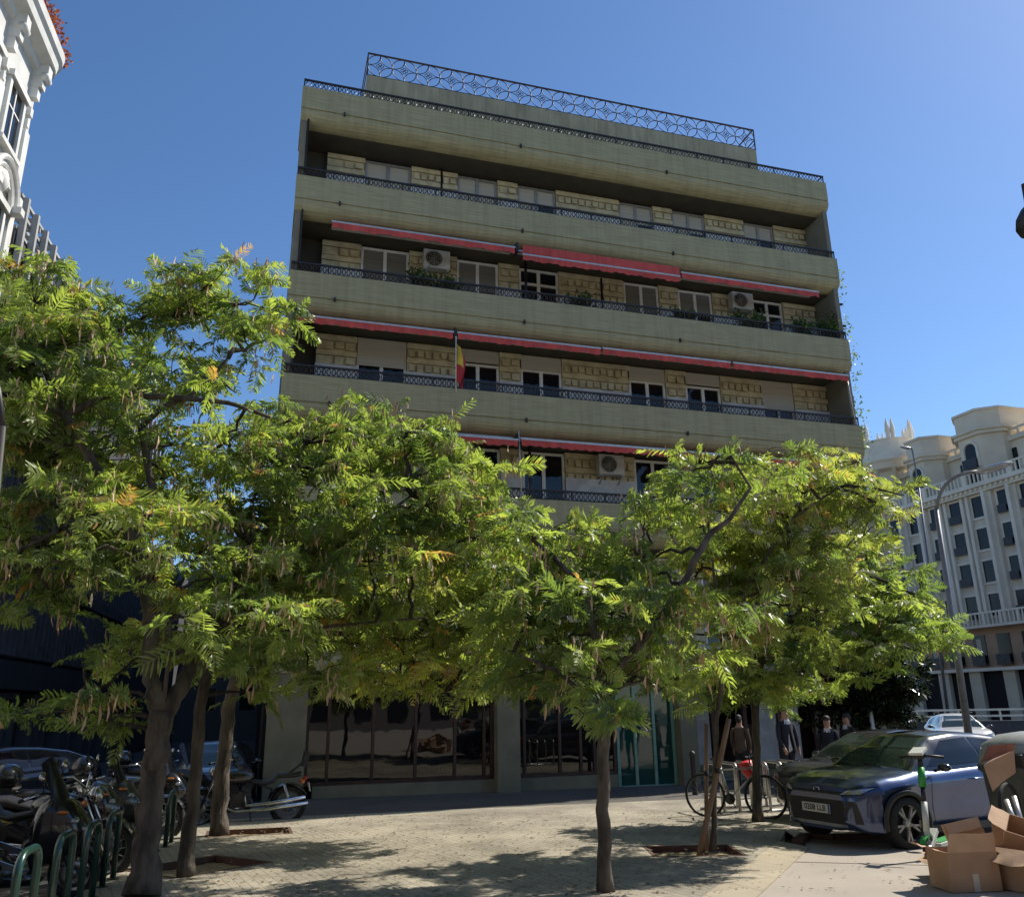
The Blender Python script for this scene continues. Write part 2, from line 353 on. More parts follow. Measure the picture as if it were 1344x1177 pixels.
sheet('forecourt_pavement', [(e1.x, e1.y), (e1.x+3.2, e1.y+.97), (5.0, 19.45), (8.5, 18.4), (13.6, 20), (13.6, 30), (-9.5, 27.5), (-7.5, 21.5)], .094, 'fore', thick=.12)  # dark paving whose outer edge is laid along the building's shadow edge
sheet('granite_strip', [kp(-13, .0), kp(3.55, 0), kp(3.1, .46), kp(-13, .46)], .104, 'granite', thick=.13)
sheet('concrete_road', [kp(-14, .46), kp(3.1, .46), kp(3.6, .3), (4.0, 13.6), (4.75, 15.2), (5.6, 16.3), (8.8, 17.4), (30, 24), (40, 4), (6, -12)], .09, 'concrete_road')
sheet('left_street', [(-5.05, 12.3), (-5.55, 14.3), (-5.35, 16.35), (-7.5, 21.5), (-12, 45), (-22, 45), (-12, 2), (-3, 1)], -.004, 'asphalt')
# road joints (thin dark sealed joints) belong to the concrete road
def joint(p, q, w_=.012):
    p, q = Vector((*p, 0)), Vector((*q, 0)); d = (q-p).normalized(); n_ = Vector((-d.y, d.x, 0))*w_
    return sheet('road_joint', [tuple((p+n_)[:2]), tuple((q+n_)[:2]), tuple((q-n_)[:2]), tuple((p-n_)[:2])], .094, 'asphalt')
joint((3.0, 10.72), (12, 8.3)); joint((3.75, 12.2), (9, 12.0))
# parking bay kerb notch: brick red kerb around a sunken pit
mb = MB()
pa = [Vector((3.72, 12.15, 0)), Vector((4.02, 12.75, 0)), Vector((4.35, 12.55, 0)), Vector((5.1, 12.6, 0))]
for p, q in zip(pa[:-1], pa[1:]):
    d = (q-p).normalized(); n_ = Vector((-d.y, d.x, 0))*.07
    po = [p-n_, q-n_, q+n_, p+n_]
    mb.add([(v.x, v.y, gz(0, v.y)+.06) for v in po]+[(v.x, v.y, gz(0, v.y)+.15) for v in po], [(4, 5, 6, 7), (0, 1, 5, 4), (1, 2, 6, 5), (2, 3, 7, 6), (3, 0, 4, 7)])
tag(mb.build('kerb', 'rust', recalc=True), 'low reddish kerb notch of the parking bay in front of the blue car', 'kerb', kind='structure')
def tree_pit(c, sx, sy, rz, label):
    r = empty('tree_pit', label, 'tree pit', G(c[0], c[1], 0), rz, 'tree pits in the paving'); inv = r.matrix_basis.inverted()
    P = pit_poly(c, sx, sy, rz); mb = MB(); ins = pit_poly(c, sx-.09, sy-.09, rz)
    top = [inv @ Vector((x, y, gz(x, y)+.104)) for x, y in P]; ti = [inv @ Vector((x, y, gz(x, y)+.104)) for x, y in ins]; bo = [inv @ Vector((x, y, gz(x, y)-.02)) for x, y in ins]
    for i in range(4):
        j = (i+1) % 4; mb.add([top[i], top[j], ti[j], ti[i], bo[j], bo[i]], [(0, 1, 2, 3), (3, 2, 4, 5)])
    mb.build('edging', 'rust', r)
    mb = MB(); n = 12; rows = []
    for j in range(n+1):
        row = []
        for i in range(n+1):
            a, b_ = i/n, j/n; x = (ins[0][0]*(1-a)+ins[1][0]*a)*(1-b_)+(ins[3][0]*(1-a)+ins[2][0]*a)*b_; y = (ins[0][1]*(1-a)+ins[1][1]*a)*(1-b_)+(ins[3][1]*(1-a)+ins[2][1]*a)*b_
            row.append(inv @ Vector((x, y, gz(x, y)+.012+random.random()*.025)))
        rows.append(row)
    mb.grid(rows, smooth=True); mb.build('soil', 'soil', r, recalc=True)
    return r
# ================================================================ MAIN BUILDING (local frame: x along facade, y into building, z up)
B = empty('apartment_building', 'olive concrete apartment block with long balconies and red awnings facing the square', 'building', (FX, FY, 0), FYAW)
TOPS = [7.0, 10.0, 13.0, 16.0, 19.0]          # parapet tops; floor level = top - 1.0
DEP = 48.0; WALL = 1.3  # unseen depth lengthened so the block's shadow covers the left street
# core walls behind the balconies
mb = MB()
mb.bx(.02, FW-.02, WALL+.1, DEP, 3.0, 18.3)
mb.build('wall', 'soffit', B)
mb = MB()   # left end blade, right end blade
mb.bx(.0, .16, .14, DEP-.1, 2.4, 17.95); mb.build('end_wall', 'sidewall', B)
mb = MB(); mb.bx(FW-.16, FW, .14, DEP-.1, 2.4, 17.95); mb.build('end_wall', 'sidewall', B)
def slab_band(z, rail=True, top7=False):
    """board-marked parapet: upright face, thin groove, then a rounded underside running back into the soffit"""
    prof = [(.10, z), (0, z), (0, z-.73), (.035, z-.735), (.035, z-.775), (0, z-.78)]
    for i in range(1, 7):
        t = i/6*PI/2; prof.append((.42-.42*math.cos(t), z-.80-.36*math.sin(t)))
    prof += [(WALL+.2, z-1.17), (WALL+.2, z-1.0), (.10, z-1.0)]
    mb = MB(); N_ = 36
    rows = []
    for i in range(N_+1):
        x = -.03+(FW+.06)*i/N_; rows.append([(x, y, zz) for y, zz in prof])
    mb.grid(rows, smooth=False, closed=True)
    n = len(prof); mb.f.append(list(range(n))[::-1]); mb.f.append([N_*n+i for i in range(n)]); mb.m += [0, 0]; mb.sm += [False, False]
    o = mb.build('balcony_parapet', ['band'], B, recalc=True)
    # soffit underside is a thin dark sheet
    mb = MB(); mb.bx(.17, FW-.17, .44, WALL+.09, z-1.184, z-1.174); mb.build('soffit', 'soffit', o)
    return o
def ringrow(mb, x0, x1, y, zc, r, pitch, t=.012, n=12, mi=0):
    k = int((x1-x0)/pitch)
    for i in range(k):
        cx = x0+pitch*(i+.5)
        pts = [(cx+r*math.cos(2*PI*j/n), y, zc+r*math.sin(2*PI*j/n)) for j in range(n+1)]
        mb.tube(pts, t, 4, mi, cap=False, smooth=False)
for z in TOPS:
    o = slab_band(z)
    mb = MB(); h = .30
    mb.bx(0, FW, .04, .09, z+h-.05, z+h, 0)
    mb.bx(0, FW, .05, .08, z+.02, z+.04, 0)
    for i in range(0, 19): mb.bx(i*(FW-.03)/18, i*(FW-.03)/18+.03, .048, .082, z, z+h, 0)
    for sx in (0.0, FW-.04):    # returns at both ends
        mb.bx(sx, sx+.04, .09, 1.2, z+h-.035, z+h, 0)
    ringrow(mb, .05, FW-.05, .066, z+.15, .115, .26, .014, 12, 1)
    ringrow(mb, .05+.13, FW-.05, .072, z+.15, .115, .26, .012, 12, 1)
    mb.build('railing', ['iron', 'iron'], o)
    # anchor brackets of the cable in the groove
    mb = MB()
    for x in (1.2, 6.6, 11.6): mb.box((x, -.03, z-.76), (.05, .06, .12))
    mb.build('bracket', 'iron', o)
# roof slab and penthouse
mb = MB(); mb.bx(.1, FW-.1, .3, DEP, 18.0, 18.1); mb.build('roof_deck', 'concrete', B)
mb = MB(); mb.bx(1.92, 16.0, 1.2, 9, 18.1, 20.86); pent = mb.build('penthouse', 'concrete', B)
mb = MB(); z0, z1 = 20.86, 21.76; n = 18; u = 14.08/n
for y_ in (1.24,):
    mb.bx(1.92, 16.0, y_-.02, y_+.02, z1-.05, z1); mb.bx(1.92, 16.0, y_-.015, y_+.015, z0+.02, z0+.05)
    for i in (0, n): x = 1.93+u*i; mb.bx(x-.017, x+.017, y_-.018, y_+.018, z0, z1)
    zc = (z0+z1)/2; hh = (z1-z0)/2-.04
    for i in range(n):
        cx = 1.93+u*(i+.5); Q4 = [(cx, zc+hh), (cx+u/2, zc), (cx, zc-hh), (cx-u/2, zc)]
        for k in range(4):
            (ax, az), (bx_, bz) = Q4[k], Q4[(k+1) % 4]; ex, ez = bx_-ax, bz-az; nx, nz = -ez, ex
            for s_ in (-1, 1):
                pts = [(ax+ex*t+nx*s_*.24*4*t*(1-t), y_, az+ez*t+nz*s_*.24*4*t*(1-t)) for t in [j/8 for j in range(9)]]
                mb.tube(pts, .015, 4, 0, cap=False, smooth=False)
        for dx, dz in ((.065, 0), (-.065, 0), (0, .065), (0, -.065)):
            mb.tube([(cx+dx+.05*math.cos(t), y_, zc+dz+.05*math.sin(t)) for t in np.linspace(0, 2*PI, 9)], .012, 4, 0, cap=False, smooth=False)
for x_ in (1.93, 15.98): mb.bx(x_-.015, x_+.015, 1.26, 5, z1-.05, z1); mb.bx(x_-.015, x_+.015, 1.26, 5, z0+.4, z0+.43)
mb.build('railing', 'rustiron', pent)
# facade modules
WIN = [(1.98, 3.40), (4.88, 6.18), (6.86, 8.16), (10.40, 11.64), (12.36, 13.60), (15.12, 16.32)]
PAN = [(.86, 1.96), (3.42, 4.86), (6.20, 6.84), (8.18, 10.38), (11.66, 12.34), (13.62, 15.10), (16.34, 17.62)]
def stone_panel(x0, x1, z0, z1, first, zd=0):
    mb = MB(); yb = WALL-.05
    mb.bx(x0, x1, yb, WALL+.1, z0, z1); mb.bx(x0-.03, x1+.03, yb-.09, yb-.075, z0, zd, 1)
    w_ = x1-x0; zz = z1-.02-random.random()*.05; k = 0; ph = random.random()*6
    while zz-.46 > z0:
        mb.bx(x0-.015, x1+.015, yb-.07, yb, zz-.15, zz)                      # smooth ledge course
        xa = x0+.03 if not (first and w_ > 1) else x0+.48
        if xa > x0+.1: mb.bx(x0-.01, xa-.03, yb-.055, yb, zz-.42, zz-.185)
        nb = max(2, int((x1-xa)/.23)); p = (x1-.02-xa)/nb
        for i in range(nb):
            xx = xa+p*i; dz = .025*math.sin(i*1.9+k*2.3+ph); px_ = random.uniform(-.012, .012)
            mb.bx(xx+.035+px_, xx+p-.035+px_, yb-.068-.012*random.random(), yb, zz-.40+dz, zz-.20)
        zz -= .45; k += 1
    return mb.build('stone_panel', ['stone', 'dado'], B)
def window(x0, x1, z0, z1, blind, style='w', door=False, transom=False, split=.5):
    fm = 'white_frame' if style == 'w' else 'grey_frame'; y = WALL+.0; t = .07
    mb = MB(); xm = x0+(x1-x0)*split
    mb.bx(x0, x1, y-.04, y+.05, z1-t, z1); mb.bx(x0, x1, y-.04, y+.05, z0, z0+t)
    mb.bx(x0, x0+t, y-.038, y+.05, z0+t, z1-t); mb.bx(x1-t, x1, y-.038, y+.05, z0+t, z1-t); mb.bx(xm-.05, xm+.05, y-.042, y+.05, z0+t, z1-t)
    if transom: mb.bx(x0+t, xm-.05, y-.036, y+.05, z1-.55, z1-.47); mb.bx(xm+.05, x1-t, y-.036, y+.05, z1-.55, z1-.47)
    o = mb.build('window', fm, B)
    g = MB(); g.bx(x0+t, xm-.05, y+.01, y+.03, z0+t, z1-t); g.bx(xm+.05, x1-t, y+.01, y+.03, z0+t, z1-t); g.build('pane', 'glass', o)
    if blind > 0:
        b_ = MB(); zb = z1-t-(z1-z0)*blind; zb2 = zb+random.choice((0, .12, -.15, .3, 0))
        if True:
            b_.bx(x0+t, xm-.05, y-.005, y+.008, zb, z1-t); b_.bx(xm+.05, x1-t, y-.005, y+.008, max(zb2, z0+t), z1-t-.01)
        else: b_.bx(x0+.02, x1-.02, y-.06, y-.045, zb, z1-.01)
        b_.build('blind', 'blind2' if style == 'w' else 'blind', o)
    return o
for fi, z in enumerate([4.0]+TOPS[:4]):      # floor level z-1, ceiling at next band's underside
    zf = z-1.0; zc = (TOPS[fi]-1.17) if fi < 5 else 0
    if fi == 0: zf = 3.02; zc = 5.83
    for i, (a, b) in enumerate(PAN): stone_panel(a, b, zf+.02, zc-.04, i in (0, 6), (0, 8.0, 10.85, 13.93, 17.08)[fi])
    for i, (a, b) in enumerate(WIN):
        zt = zc-.10; zb = zf+.12
        if fi == 4: window(a, b, zb+.7, zt, (.42, .40, .45, .5, .42, .45)[i], 'g')
        elif fi == 3: window(a, b, zb if i == 2 else zb+.4, zt, (.7, .55, 0, .55, 0.35, 0)[i], 'w', transom=i in (2, 5))
        elif fi == 2:
            o = window(a, b, zb, zt-(.4 if i else .5), (0, 0, 0, 0, 0, 0)[i], 'w')
            bl = (.80, .36, .42, .42, .36, .95)[i]
            g = MB(); g.bx(a+.01, b-.01, WALL-.075, WALL-.05, zt-bl, zt+.04); g.build('roller_shutter', 'blind', o)
        else: window(a, b, zb, zt, 0 if fi else .3, 'w', door=True)
# drain pipes on the recess wall
mb = MB()
mb.tube([(4.36, WALL-.12, 14.9), (4.36, WALL-.12, 17.8)], .035, 8); mb.tube([(6.84, .5, 11.9), (6.84, .5, 14.8)], .045, 8)
mb.tube([(9.6, WALL-.14, 12.0), (9.6, WALL-.14, 14.7)], .035, 8); mb.tube([(6.84, .5, 5.9), (6.84, .5, 8.8)], .045, 8)
mb.build('drain_pipe', 'darkmetal', B)
mb = MB(); mb.tube([(.2, .12, 2.5), (.2, .12, 18)], .03, 6); mb.build('drain_pipe', 'iron', B)
# awnings: cassette under the soffit, cloth, front bar and scalloped valance
def awning(x0, x1, zt, drop=0.0, proj=.0):
    yf = -.06-proj; zf = zt-drop
    mb = MB(); mb.bx(x0, x1, yf-.03, yf+.02, zf-.035, zf+.015, 0); mb.bx(x0+.03, x1-.03, .30, .42, zt+.02, zt+.12, 0)
    o = mb.build('awning', 'alu', B)
    c = MB()
    c.add([(x0+.02, .30, zt+.08), (x1-.02, .30, zt+.08), (x1-.02, yf+.02, zf), (x0+.02, yf+.02, zf), (x0+.02, .30, zt+.07), (x1-.02, .30, zt+.07), (x1-.02, yf+.02, zf-.01), (x0+.02, yf+.02, zf-.01)],
          [(0, 1, 2, 3), (7, 6, 5, 4), (0, 3, 7, 4), (1, 5, 6, 2)])
    if drop > .1:
        c.add([(x0+.02, yf-.02, zf+.30), (x1-.02, yf-.02, zf+.30), (x1-.02, yf-.035, zf+.02), (x0+.02, yf-.035, zf+.02), (x0+.02, yf-.01, zf+.30), (x1-.02, yf-.01, zf+.30)], [(0, 3, 2, 1), (0, 1, 5, 4), (4, 5, 2, 3)])
    c.build('cloth', 'awning', o)
    v = MB(); n = int((x1-x0)/.045); rows = [[], [], []]
    for i in range(n+1):
        x = x0+.02+(x1-x0-.04)*i/n; s = abs(math.sin((x-x0)*PI/.27)); wv = .012*math.sin(x*9+x0)
        zf_ = zf+.008*math.sin(x*2.1+x0)+.005*math.sin(x*5.3); rows[0].append((x, yf-.02, zf-.03)); rows[1].append((x, yf-.022+wv, zf-.12)); rows[2].append((x, yf-.02+wv*2.4, zf_-.185-.035*s))
    v.grid(rows, smooth=True); v.build('valance', 'awning', o)
    a_ = MB()
    for x in (x0+.5, x1-.5): a_.tube([(x, .38, zt+.05), (x+.25*(1 if x < (x0+x1)/2 else -1), .15, (zt+zf)/2), (x, yf, zf-.01)], .016, 5)
    a_.build('arm', 'alu', o)
awning(1.0, 6.35, 14.62); awning(6.52, 11.68, 14.66, .30, .12); awning(11.78, 16.85, 14.58)
awning(.2, 4.5, 11.66); awning(4.6, 8.93, 11.66); awning(8.98, 13.25, 11.68); awning(13.33, 17.55, 11.68)
awning(1.3, 6.32, 8.70, .08, .05); awning(6.40, 11.14, 8.72, .06, .05); awning(11.3, 16.4, 8.70, .05, .05)
for i, x in enumerate((6.42, 4.55, 6.36)):
    mb = MB(); zt = (14.75, 11.75, 8.78)[i]; mb.box((x, .1, zt-.1), (.07, .3, .3)); mb.build('wall_bracket', 'iron', B)
mb = MB(); mb.tube([(17.5, -.05, 11.6), (17.62, .0, 10.05)], .018, 6); mb.tube([(6.36, -.05, 8.9), (6.42, .0, 7.05)], .02, 6); mb.build('awning_rod', 'alu', B)
# first floor slab
mb = MB(); mb.bx(.0, FW, .0, DEP, 2.46, 3.0); mb.bx(.0, FW, .05, .11, 3.0, 3.02); mb.build('floor_slab', 'band', B)
# side wall lit strip at the right: stair blade
# ground floor
g0 = -.55
for a, b in ((.18, 1.08), (5.70, 6.28), (10.72, 11.2), (16.6, 17.75)):
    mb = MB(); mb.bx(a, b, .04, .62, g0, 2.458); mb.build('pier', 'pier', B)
mb = MB(); mb.bx(1.3, 5.7, .32, .62, g0, -.08); mb.bx(6.28, 9.0, .32, .62, g0, -.08); mb.build('plinth', 'pier', B)
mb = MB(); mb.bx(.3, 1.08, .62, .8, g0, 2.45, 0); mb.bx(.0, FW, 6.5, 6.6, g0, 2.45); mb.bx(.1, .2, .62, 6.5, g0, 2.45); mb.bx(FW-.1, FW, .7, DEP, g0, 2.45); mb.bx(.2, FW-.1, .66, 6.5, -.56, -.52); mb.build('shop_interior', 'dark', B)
def shopfront(x0, x1, posts, z0, z1, y, frame, glass, label):
    mb = MB(); mb.bx(x0, x1, y-.05, y+.05, z1-.09, z1); mb.bx(x0, x1, y-.05, y+.05, z0, z0+.08)
    pp = [x0+.035]+posts+[x1-.035]
    for p in pp: mb.bx(p-.035, p+.035, y-.065, y+.05, z0+.08, z1-.09)
    o = mb.build('shopfront', frame, B)
    for a, b in zip(pp[:-1], pp[1:]):
        g = MB(); t_ = random.uniform(-.004, .004); g.box(((a+b)/2, y, (z0+z1)/2-.005), (b-a-.07, .02, z1-z0-.17), rz=t_); g.build('pane', glass, o)
    return o
shopfront(1.1, 5.68, [1.62, 2.68, 3.72, 4.70, 5.45], -.075, 2.45, .45, 'mullion', 'shopglass', 'w')
shopfront(6.30, 9.0, [6.5, 7.45, 8.02, 8.4], -.075, 2.45, .45, 'mullion', 'shopglass', 'w')
shopfront(9.02, 10.70, [9.55, 10.1], g0+.1, 2.45, .42, 'greenframe', 'greenglass', 'green glazed entrance of pale green frames')
mb = MB()
for x in (11.9, 12.9, 14.0, 15.2): mb.bx(x, x+.12, .5, .62, g0, 2.45)
mb.bx(11.2, 16.6, 2.6, 2.7, g0, 1.0); mb.build('porch_post', 'mullion', B)
mb = MB(); mb.bx(11.2, 16.6, 1.2, 2.2, g0, -.36); mb.bx(11.2, 16.6, 1.55, 2.2, -.36, -.2); mb.bx(11.2, 16.6, 1.9, 2.2, -.2, -.03); mb.build('porch_step', 'concrete', B)
def bl(x, y, z): return B.matrix_basis @ Vector((x, y, z))
bpy.context.view_layer.update()
# air conditioners (things bolted to the recess wall)
def ac_unit(x, z, label, stand=False):
    r = empty('air_conditioner', label, 'air conditioner', bl(x, WALL-.45, z), FYAW, 'air conditioners on the balconies')
    mb = MB(); mb.bx(-.4, .4, 0, .3, 0, .6); mb.bx(-.38, -.3, .02, .28, -.05, 0); mb.bx(.3, .38, .02, .28, -.05, 0); mb.build('casing', 'ac', r, bevel=.015)
    mb = MB(); m = Matrix.Translation((-.09, -.004, .3)) @ Matrix.Rotation(PI/2, 4, 'X')
    mb.lathe([(.001, 0), (.235, 0), (.235, .008), (.001, .008)], 24, mat=m); mb.build('fan_recess', 'black', r)
    mb = MB()
    for q in (.08, .14, .2, .245): mb.lathe([(q, .01), (q+.012, .01), (q+.012, .02), (q, .02), (q, .01)], 24, mat=m)
    for k in range(4): mb.box((-.09, -.018, .3), (.5, .008, .012), ry=k*PI/4)
    mb.build('grille', 'grey_frame', r)
    mb = MB()
    for s_ in (-.3, .3): mb.tube([(s_, .45, -.06), (s_, -.02, -.06), (s_, .42, -.3)], .02, 5)
    mb.build('bracket', 'grey_frame', r)
    return r
ac_unit(4.18, 14.12, 'white air conditioner high on the left part of the second balcony from the top')
ac_unit(14.55, 14.12, 'white air conditioner near the right end of the second balcony from the top')
ac_unit(9.5, 8.10, 'white air conditioner on brackets above the lowest balcony that shows over the trees')
# flag
fl = empty('flag', 'red and yellow flag on a thin pole leaning out of the third balcony', 'flag', bl(4.58, -.04, 9.85), FYAW)
mb = MB(); mb.tube([(0, 0, 0), (-.02, -.05, 1.62)], .014, 6); mb.ball((-.02, -.05, 1.64), .025, 8); mb.build('pole', 'white_frame', fl)
mb = MB(); rows = []
for i in range(11):
    t = i/10; rows.append([(.01+.27*s*(1-.35*t)*(.35+.65*min(1, t*3+.3))+.02*math.sin(t*7+s*5), -.05+.05*math.sin(s*7+t*3), 1.45-1.15*t-.18*s) for s in [k/9 for k in range(10)]])
mb.grid(rows)
for k, f in enumerate(mb.f):
    c = k % 9; mb.m[k] = 1 if 2 < c < 6 else 0
for k in range(len(mb.f)):
    r_ = k//9; mb.m[k] = 1 if r_ < 5 and (k % 9) < 7 else 0
mb.build('cloth', [pm('flag_red', (.45, .02, .03), (.38, .02, .02)), pm('flag_yellow', (.65, .48, .05), (.55, .4, .04))], fl)
# ================================================================ ORNATE BUILDING at the left
SD = Vector((-.22, .975, 0)).normalized()       # street direction, going away
def frame_empty(name, label, cat, p, d, **k):   # local x = d
    return empty(name, label, cat, p, math.atan2(d.y, d.x), **k)
M['white_stone'] = pm('white_stone', (.68, .68, .65), (.56, .56, .53), scale=2, rough=.8, bump=.1)
M['ornate_wall'] = pm('pale_plaster', (.60, .60, .575), (.50, .50, .48), scale=1.5, rough=.85, bump=.1)
O = frame_empty('ornate_building', 'white classical building with heavy cornice and arched pediments at the left edge', 'building', Vector((-15.05, 22.0, 0)), -SD)
# local x: toward camera along the street; local y: to the right of x => away from street is +y?  (-SD rotated +90deg)
ysgn = -1 if (Matrix.Rotation(math.atan2(-SD.y, -SD.x), 3, 'Z') @ Vector((0, 1, 0))).x > 0 else 1   # +1: local +y points away from the street
def ob(mb, x0, x1, y0, y1, z0, z1, mi=0): mb.bx(x0, x1, y0*ysgn, y1*ysgn, z0, z1, mi)
mb = MB(); ob(mb, 0, 20, 0, 12, -.6, 21.2); mb.build('wall', 'ornate_wall', O)
mb = MB()
prof = [(0, 21.0), (-.15, 21.05), (-.2, 21.25), (-.55, 21.35), (-.6, 21.6), (-.7, 21.7), (-.74, 21.95), (.2, 22.1)]
rows = []
for i in range(9):       # rounded corner then straight run
    t = PI/2*i/8; rows.append([(.3+(-(.3-y_))*math.sin(PI/2-t) if False else .35-(.35-y_)*math.cos(t), (.35-(.35-y_)*math.sin(t))*ysgn, z_) for y_, z_ in prof])
rows.append([(20, y_*ysgn, z_) for y_, z_ in prof])
mb.grid(rows, smooth=False); mb.build('cornice', 'white_stone', O, recalc=True)
for x in np.arange(.35, 20, 2.1):
    mb = MB()
    for k, (dy, dz, h_) in enumerate(((.46, 20.85, .45), (.34, 20.45, .42), (.24, 20.05, .42), (.14, 19.4, .3), (.1, 19.0, .25))):
        ob(mb, x-.16+.02*k, x+.16-.02*k, -dy, 0, dz, dz+h_)
    m = Matrix.Translation((x, -.36*ysgn, 20.85)) @ Matrix.Rotation(PI/2, 4, 'Y'); mb.lathe([(.001, -.17), (.13, -.17), (.16, 0), (.13, .17), (.001, .17)], 12, mat=m)
    mb.build('cornice_bracket', 'white_stone', O)
for k in range(9):
    xc = 1.4+k*2.1
    for zz, hh, arch in ((17.6, 1.9, False), (13.4, 2.3, True), (9.2, 2.3, False), (5.0, 2.3, True)):
        if k > 6 and zz < 9: continue
        mb = MB(); w_ = .5
        ob(mb, xc-w_-.16, xc-w_, -.12, .0, zz-.1, zz+hh); ob(mb, xc+w_, xc+w_+.16, -.12, 0, zz-.1, zz+hh)
        ob(mb, xc-w_-.22, xc+w_+.22, -.2, 0, zz-.25, zz-.102); ob(mb, xc-w_-.22, xc+w_+.22, -.2, 0, zz+hh+.002, zz+hh+.2)
        if arch:
            for rr, dp in ((.95, .34), (.78, .24)):
                pts = [(xc+rr*math.cos(PI*j/14), -(dp-.1)*ysgn, zz+hh+.2+rr*1.2*math.sin(PI*j/14)) for j in range(15)]
                mb.tube(pts, .09, 6, smooth=False)
            ob(mb, xc-1.05, xc-.75, -.45, 0, zz+hh+.1, zz+hh+.32); ob(mb, xc+.75, xc+1.05, -.45, 0, zz+hh+.1, zz+hh+.32)
            mb.ball((xc, -.1*ysgn, zz+hh+.7), .3, 10, sc=(1, .6, 1.2))
        o = mb.build('window', 'white_stone', O)
        mb = MB(); ob(mb, xc-w_, xc+w_, -.03, .02, zz-.1, zz+hh); mb.build('pane', 'glass', o)
        mb = MB(); ob(mb, xc-.03, xc+.03, -.06, -.032, zz-.1, zz+hh); ob(mb, xc-w_, xc+w_, -.058, -.031, zz+hh*.6, zz+hh*.6+.05); mb.build('glazing_bar', 'white_frame', o)
for x in (.25, 2.45, 4.55, 6.65, 8.75, 10.85, 12.95):
    mb = MB(); ob(mb, x-.18, x+.18, -.09, 0, 3.5, 18.9); mb.build('pilaster', 'white_stone', O)
mb = MB()
for zz in (3.6, 8.0, 12.2, 16.4): ob(mb, -.12, 20, -.16, .0, zz, zz+.28)
mb.build('string_course', 'white_stone', O)
def leaf_cloud(name, mat, parent, pts, size, rng, flat=.5):
    """small oval leaves (two quads each) around given points, parent-local"""
    n = len(pts); P = np.array(pts)
    d = rng.normal(size=(n, 3)); d /= np.linalg.norm(d, axis=1)[:, None]
    u = np.cross(d, rng.normal(size=(n, 3))); u /= np.linalg.norm(u, axis=1)[:, None]
    nn = np.cross(d, u); s = size*(.6+.8*rng.random((n, 1)))
    V = np.stack([P, P+d*s*.5+u*s*.28+nn*s*.08, P+d*s, P+d*s*.5-u*s*.28+nn*s*.08], 1).reshape(-1, 3)
    F = np.arange(4*n).reshape(n, 4)
    return np_mesh(name, V, F, mat, parent, lv=rng.random(n))
vine = empty('creeper', 'reddish creeper spilling over the cornice of the white building', 'creeper', O.location+Vector((0, 0, 22)))
pts = []
for i in range(5200):
    x = random.uniform(-.6, 12); h = .2+.9*(.5+.5*math.sin(x*2.3)*math.sin(x*.9+1)); y = random.uniform(-.7, .2)
    p = (-SD)*x+Vector((SD.y, -SD.x, 0))*(-y)*1.0
    pts.append((p.x, p.y, random.random()*h+.05))
leaf_cloud('foliage', 'redleaf', vine, pts, .13, RNG)
mb = MB()
for i in range(6):
    q = [(-SD)*(i*2+.5*k)+Vector((SD.y, -SD.x, 0))*.6+Vector((0, 0, .15+.1*math.sin(k*2+i))) for k in range(5)]; mb.tube(q, .02, 5)
mb.build('stem', 'twig', vine)
# ================================================================ DARK MODERN BUILDING further down the left street
M['farglass0'] = glass_mat('dull_glass', (.02, .02, .022), .2, 1.5)
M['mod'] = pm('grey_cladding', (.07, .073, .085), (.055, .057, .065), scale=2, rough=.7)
M['modfin'] = pm('grey_fin', (.17, .17, .18), (.13, .13, .14), scale=2, rough=.6); M['screenfin'] = pm('pale_screen', (.40, .40, .38), (.32, .32, .31), scale=2, rough=.6)
Q = frame_empty('office_building', 'dark modern building with close upright fins and a slatted roof screen at the left', 'building', Vector((-15.45, 22.4, 0)), SD)
mb = MB()
def qb(mb, x0, x1, y0, y1, z0, z1, mi=0): mb.bx(x0, x1, y0, y1, z0, z1, mi)    # local +y is away from the street (left of travel)
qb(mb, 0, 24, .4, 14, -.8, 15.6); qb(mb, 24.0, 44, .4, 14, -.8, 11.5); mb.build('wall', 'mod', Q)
mb = MB()
for z_ in (2.4, 5.9, 9.4, 12.6, 15.4): qb(mb, 0, 24, -.25, .4, z_, z_+(.9 if z_ < 3 else .45))
mb.build('floor_band', 'mod', Q)
mb = MB()
for i, x in enumerate(np.arange(.2, 24, .55)):
    qb(mb, x, x+.14, -.28, .4, 3.45, 5.7); qb(mb, x, x+.12, -.1, .4, 6.4, 9.3); qb(mb, x, x+.12, -.1, .4, 9.9, 12.5)
mb.build('fin', 'modfin', Q)
mb = MB()
for x in np.arange(.1, 24, .95):
    qb(mb, x, x+.15, -.45, -.28, 14.3, 17.1)
for z_ in (15.95, 16.6, 17.1): qb(mb, 0, 24, -.27, -.17, z_, z_+.1); qb(mb, 0, 24, .3, .4, z_, z_+.1)
for x in np.arange(.1, 24, .575): qb(mb, x, x+.08, -.27, 1.8, 16.9, 17.05)
mb.build('roof_screen', 'screenfin', Q)
for k in range(6):
    x = 2+k*3.6; mb = MB(); t = .18
    qb(mb, x, x+t, -.1, .42, -.7, 2.1); qb(mb, x+1.5, x+1.5+t, -.1, .42, -.7, 2.1); qb(mb, x, x+1.5+t, -.12, .42, 2.1, 2.3); qb(mb, x+.75, x+.75+t, -.06, .42, -.7, 2.1)
    o = mb.build('door', 'modfin', Q); mb = MB(); qb(mb, x+t, x+1.5, .2, .38, -.7, 2.1); mb.build('pane', 'shopglass', o)
E_ = frame_empty('apartment_building', 'dark plain block closing the shaded left street far behind the trees', 'building', Vector((-26.5, 68, 0)), Vector((1, .05, 0)))
mb = MB(); mb.bx(-6, 32, 0, 12, -1.5, 12.5); mb.build('wall', pm('shaded_render', (.10, .10, .105), (.08, .08, .082)), E_)
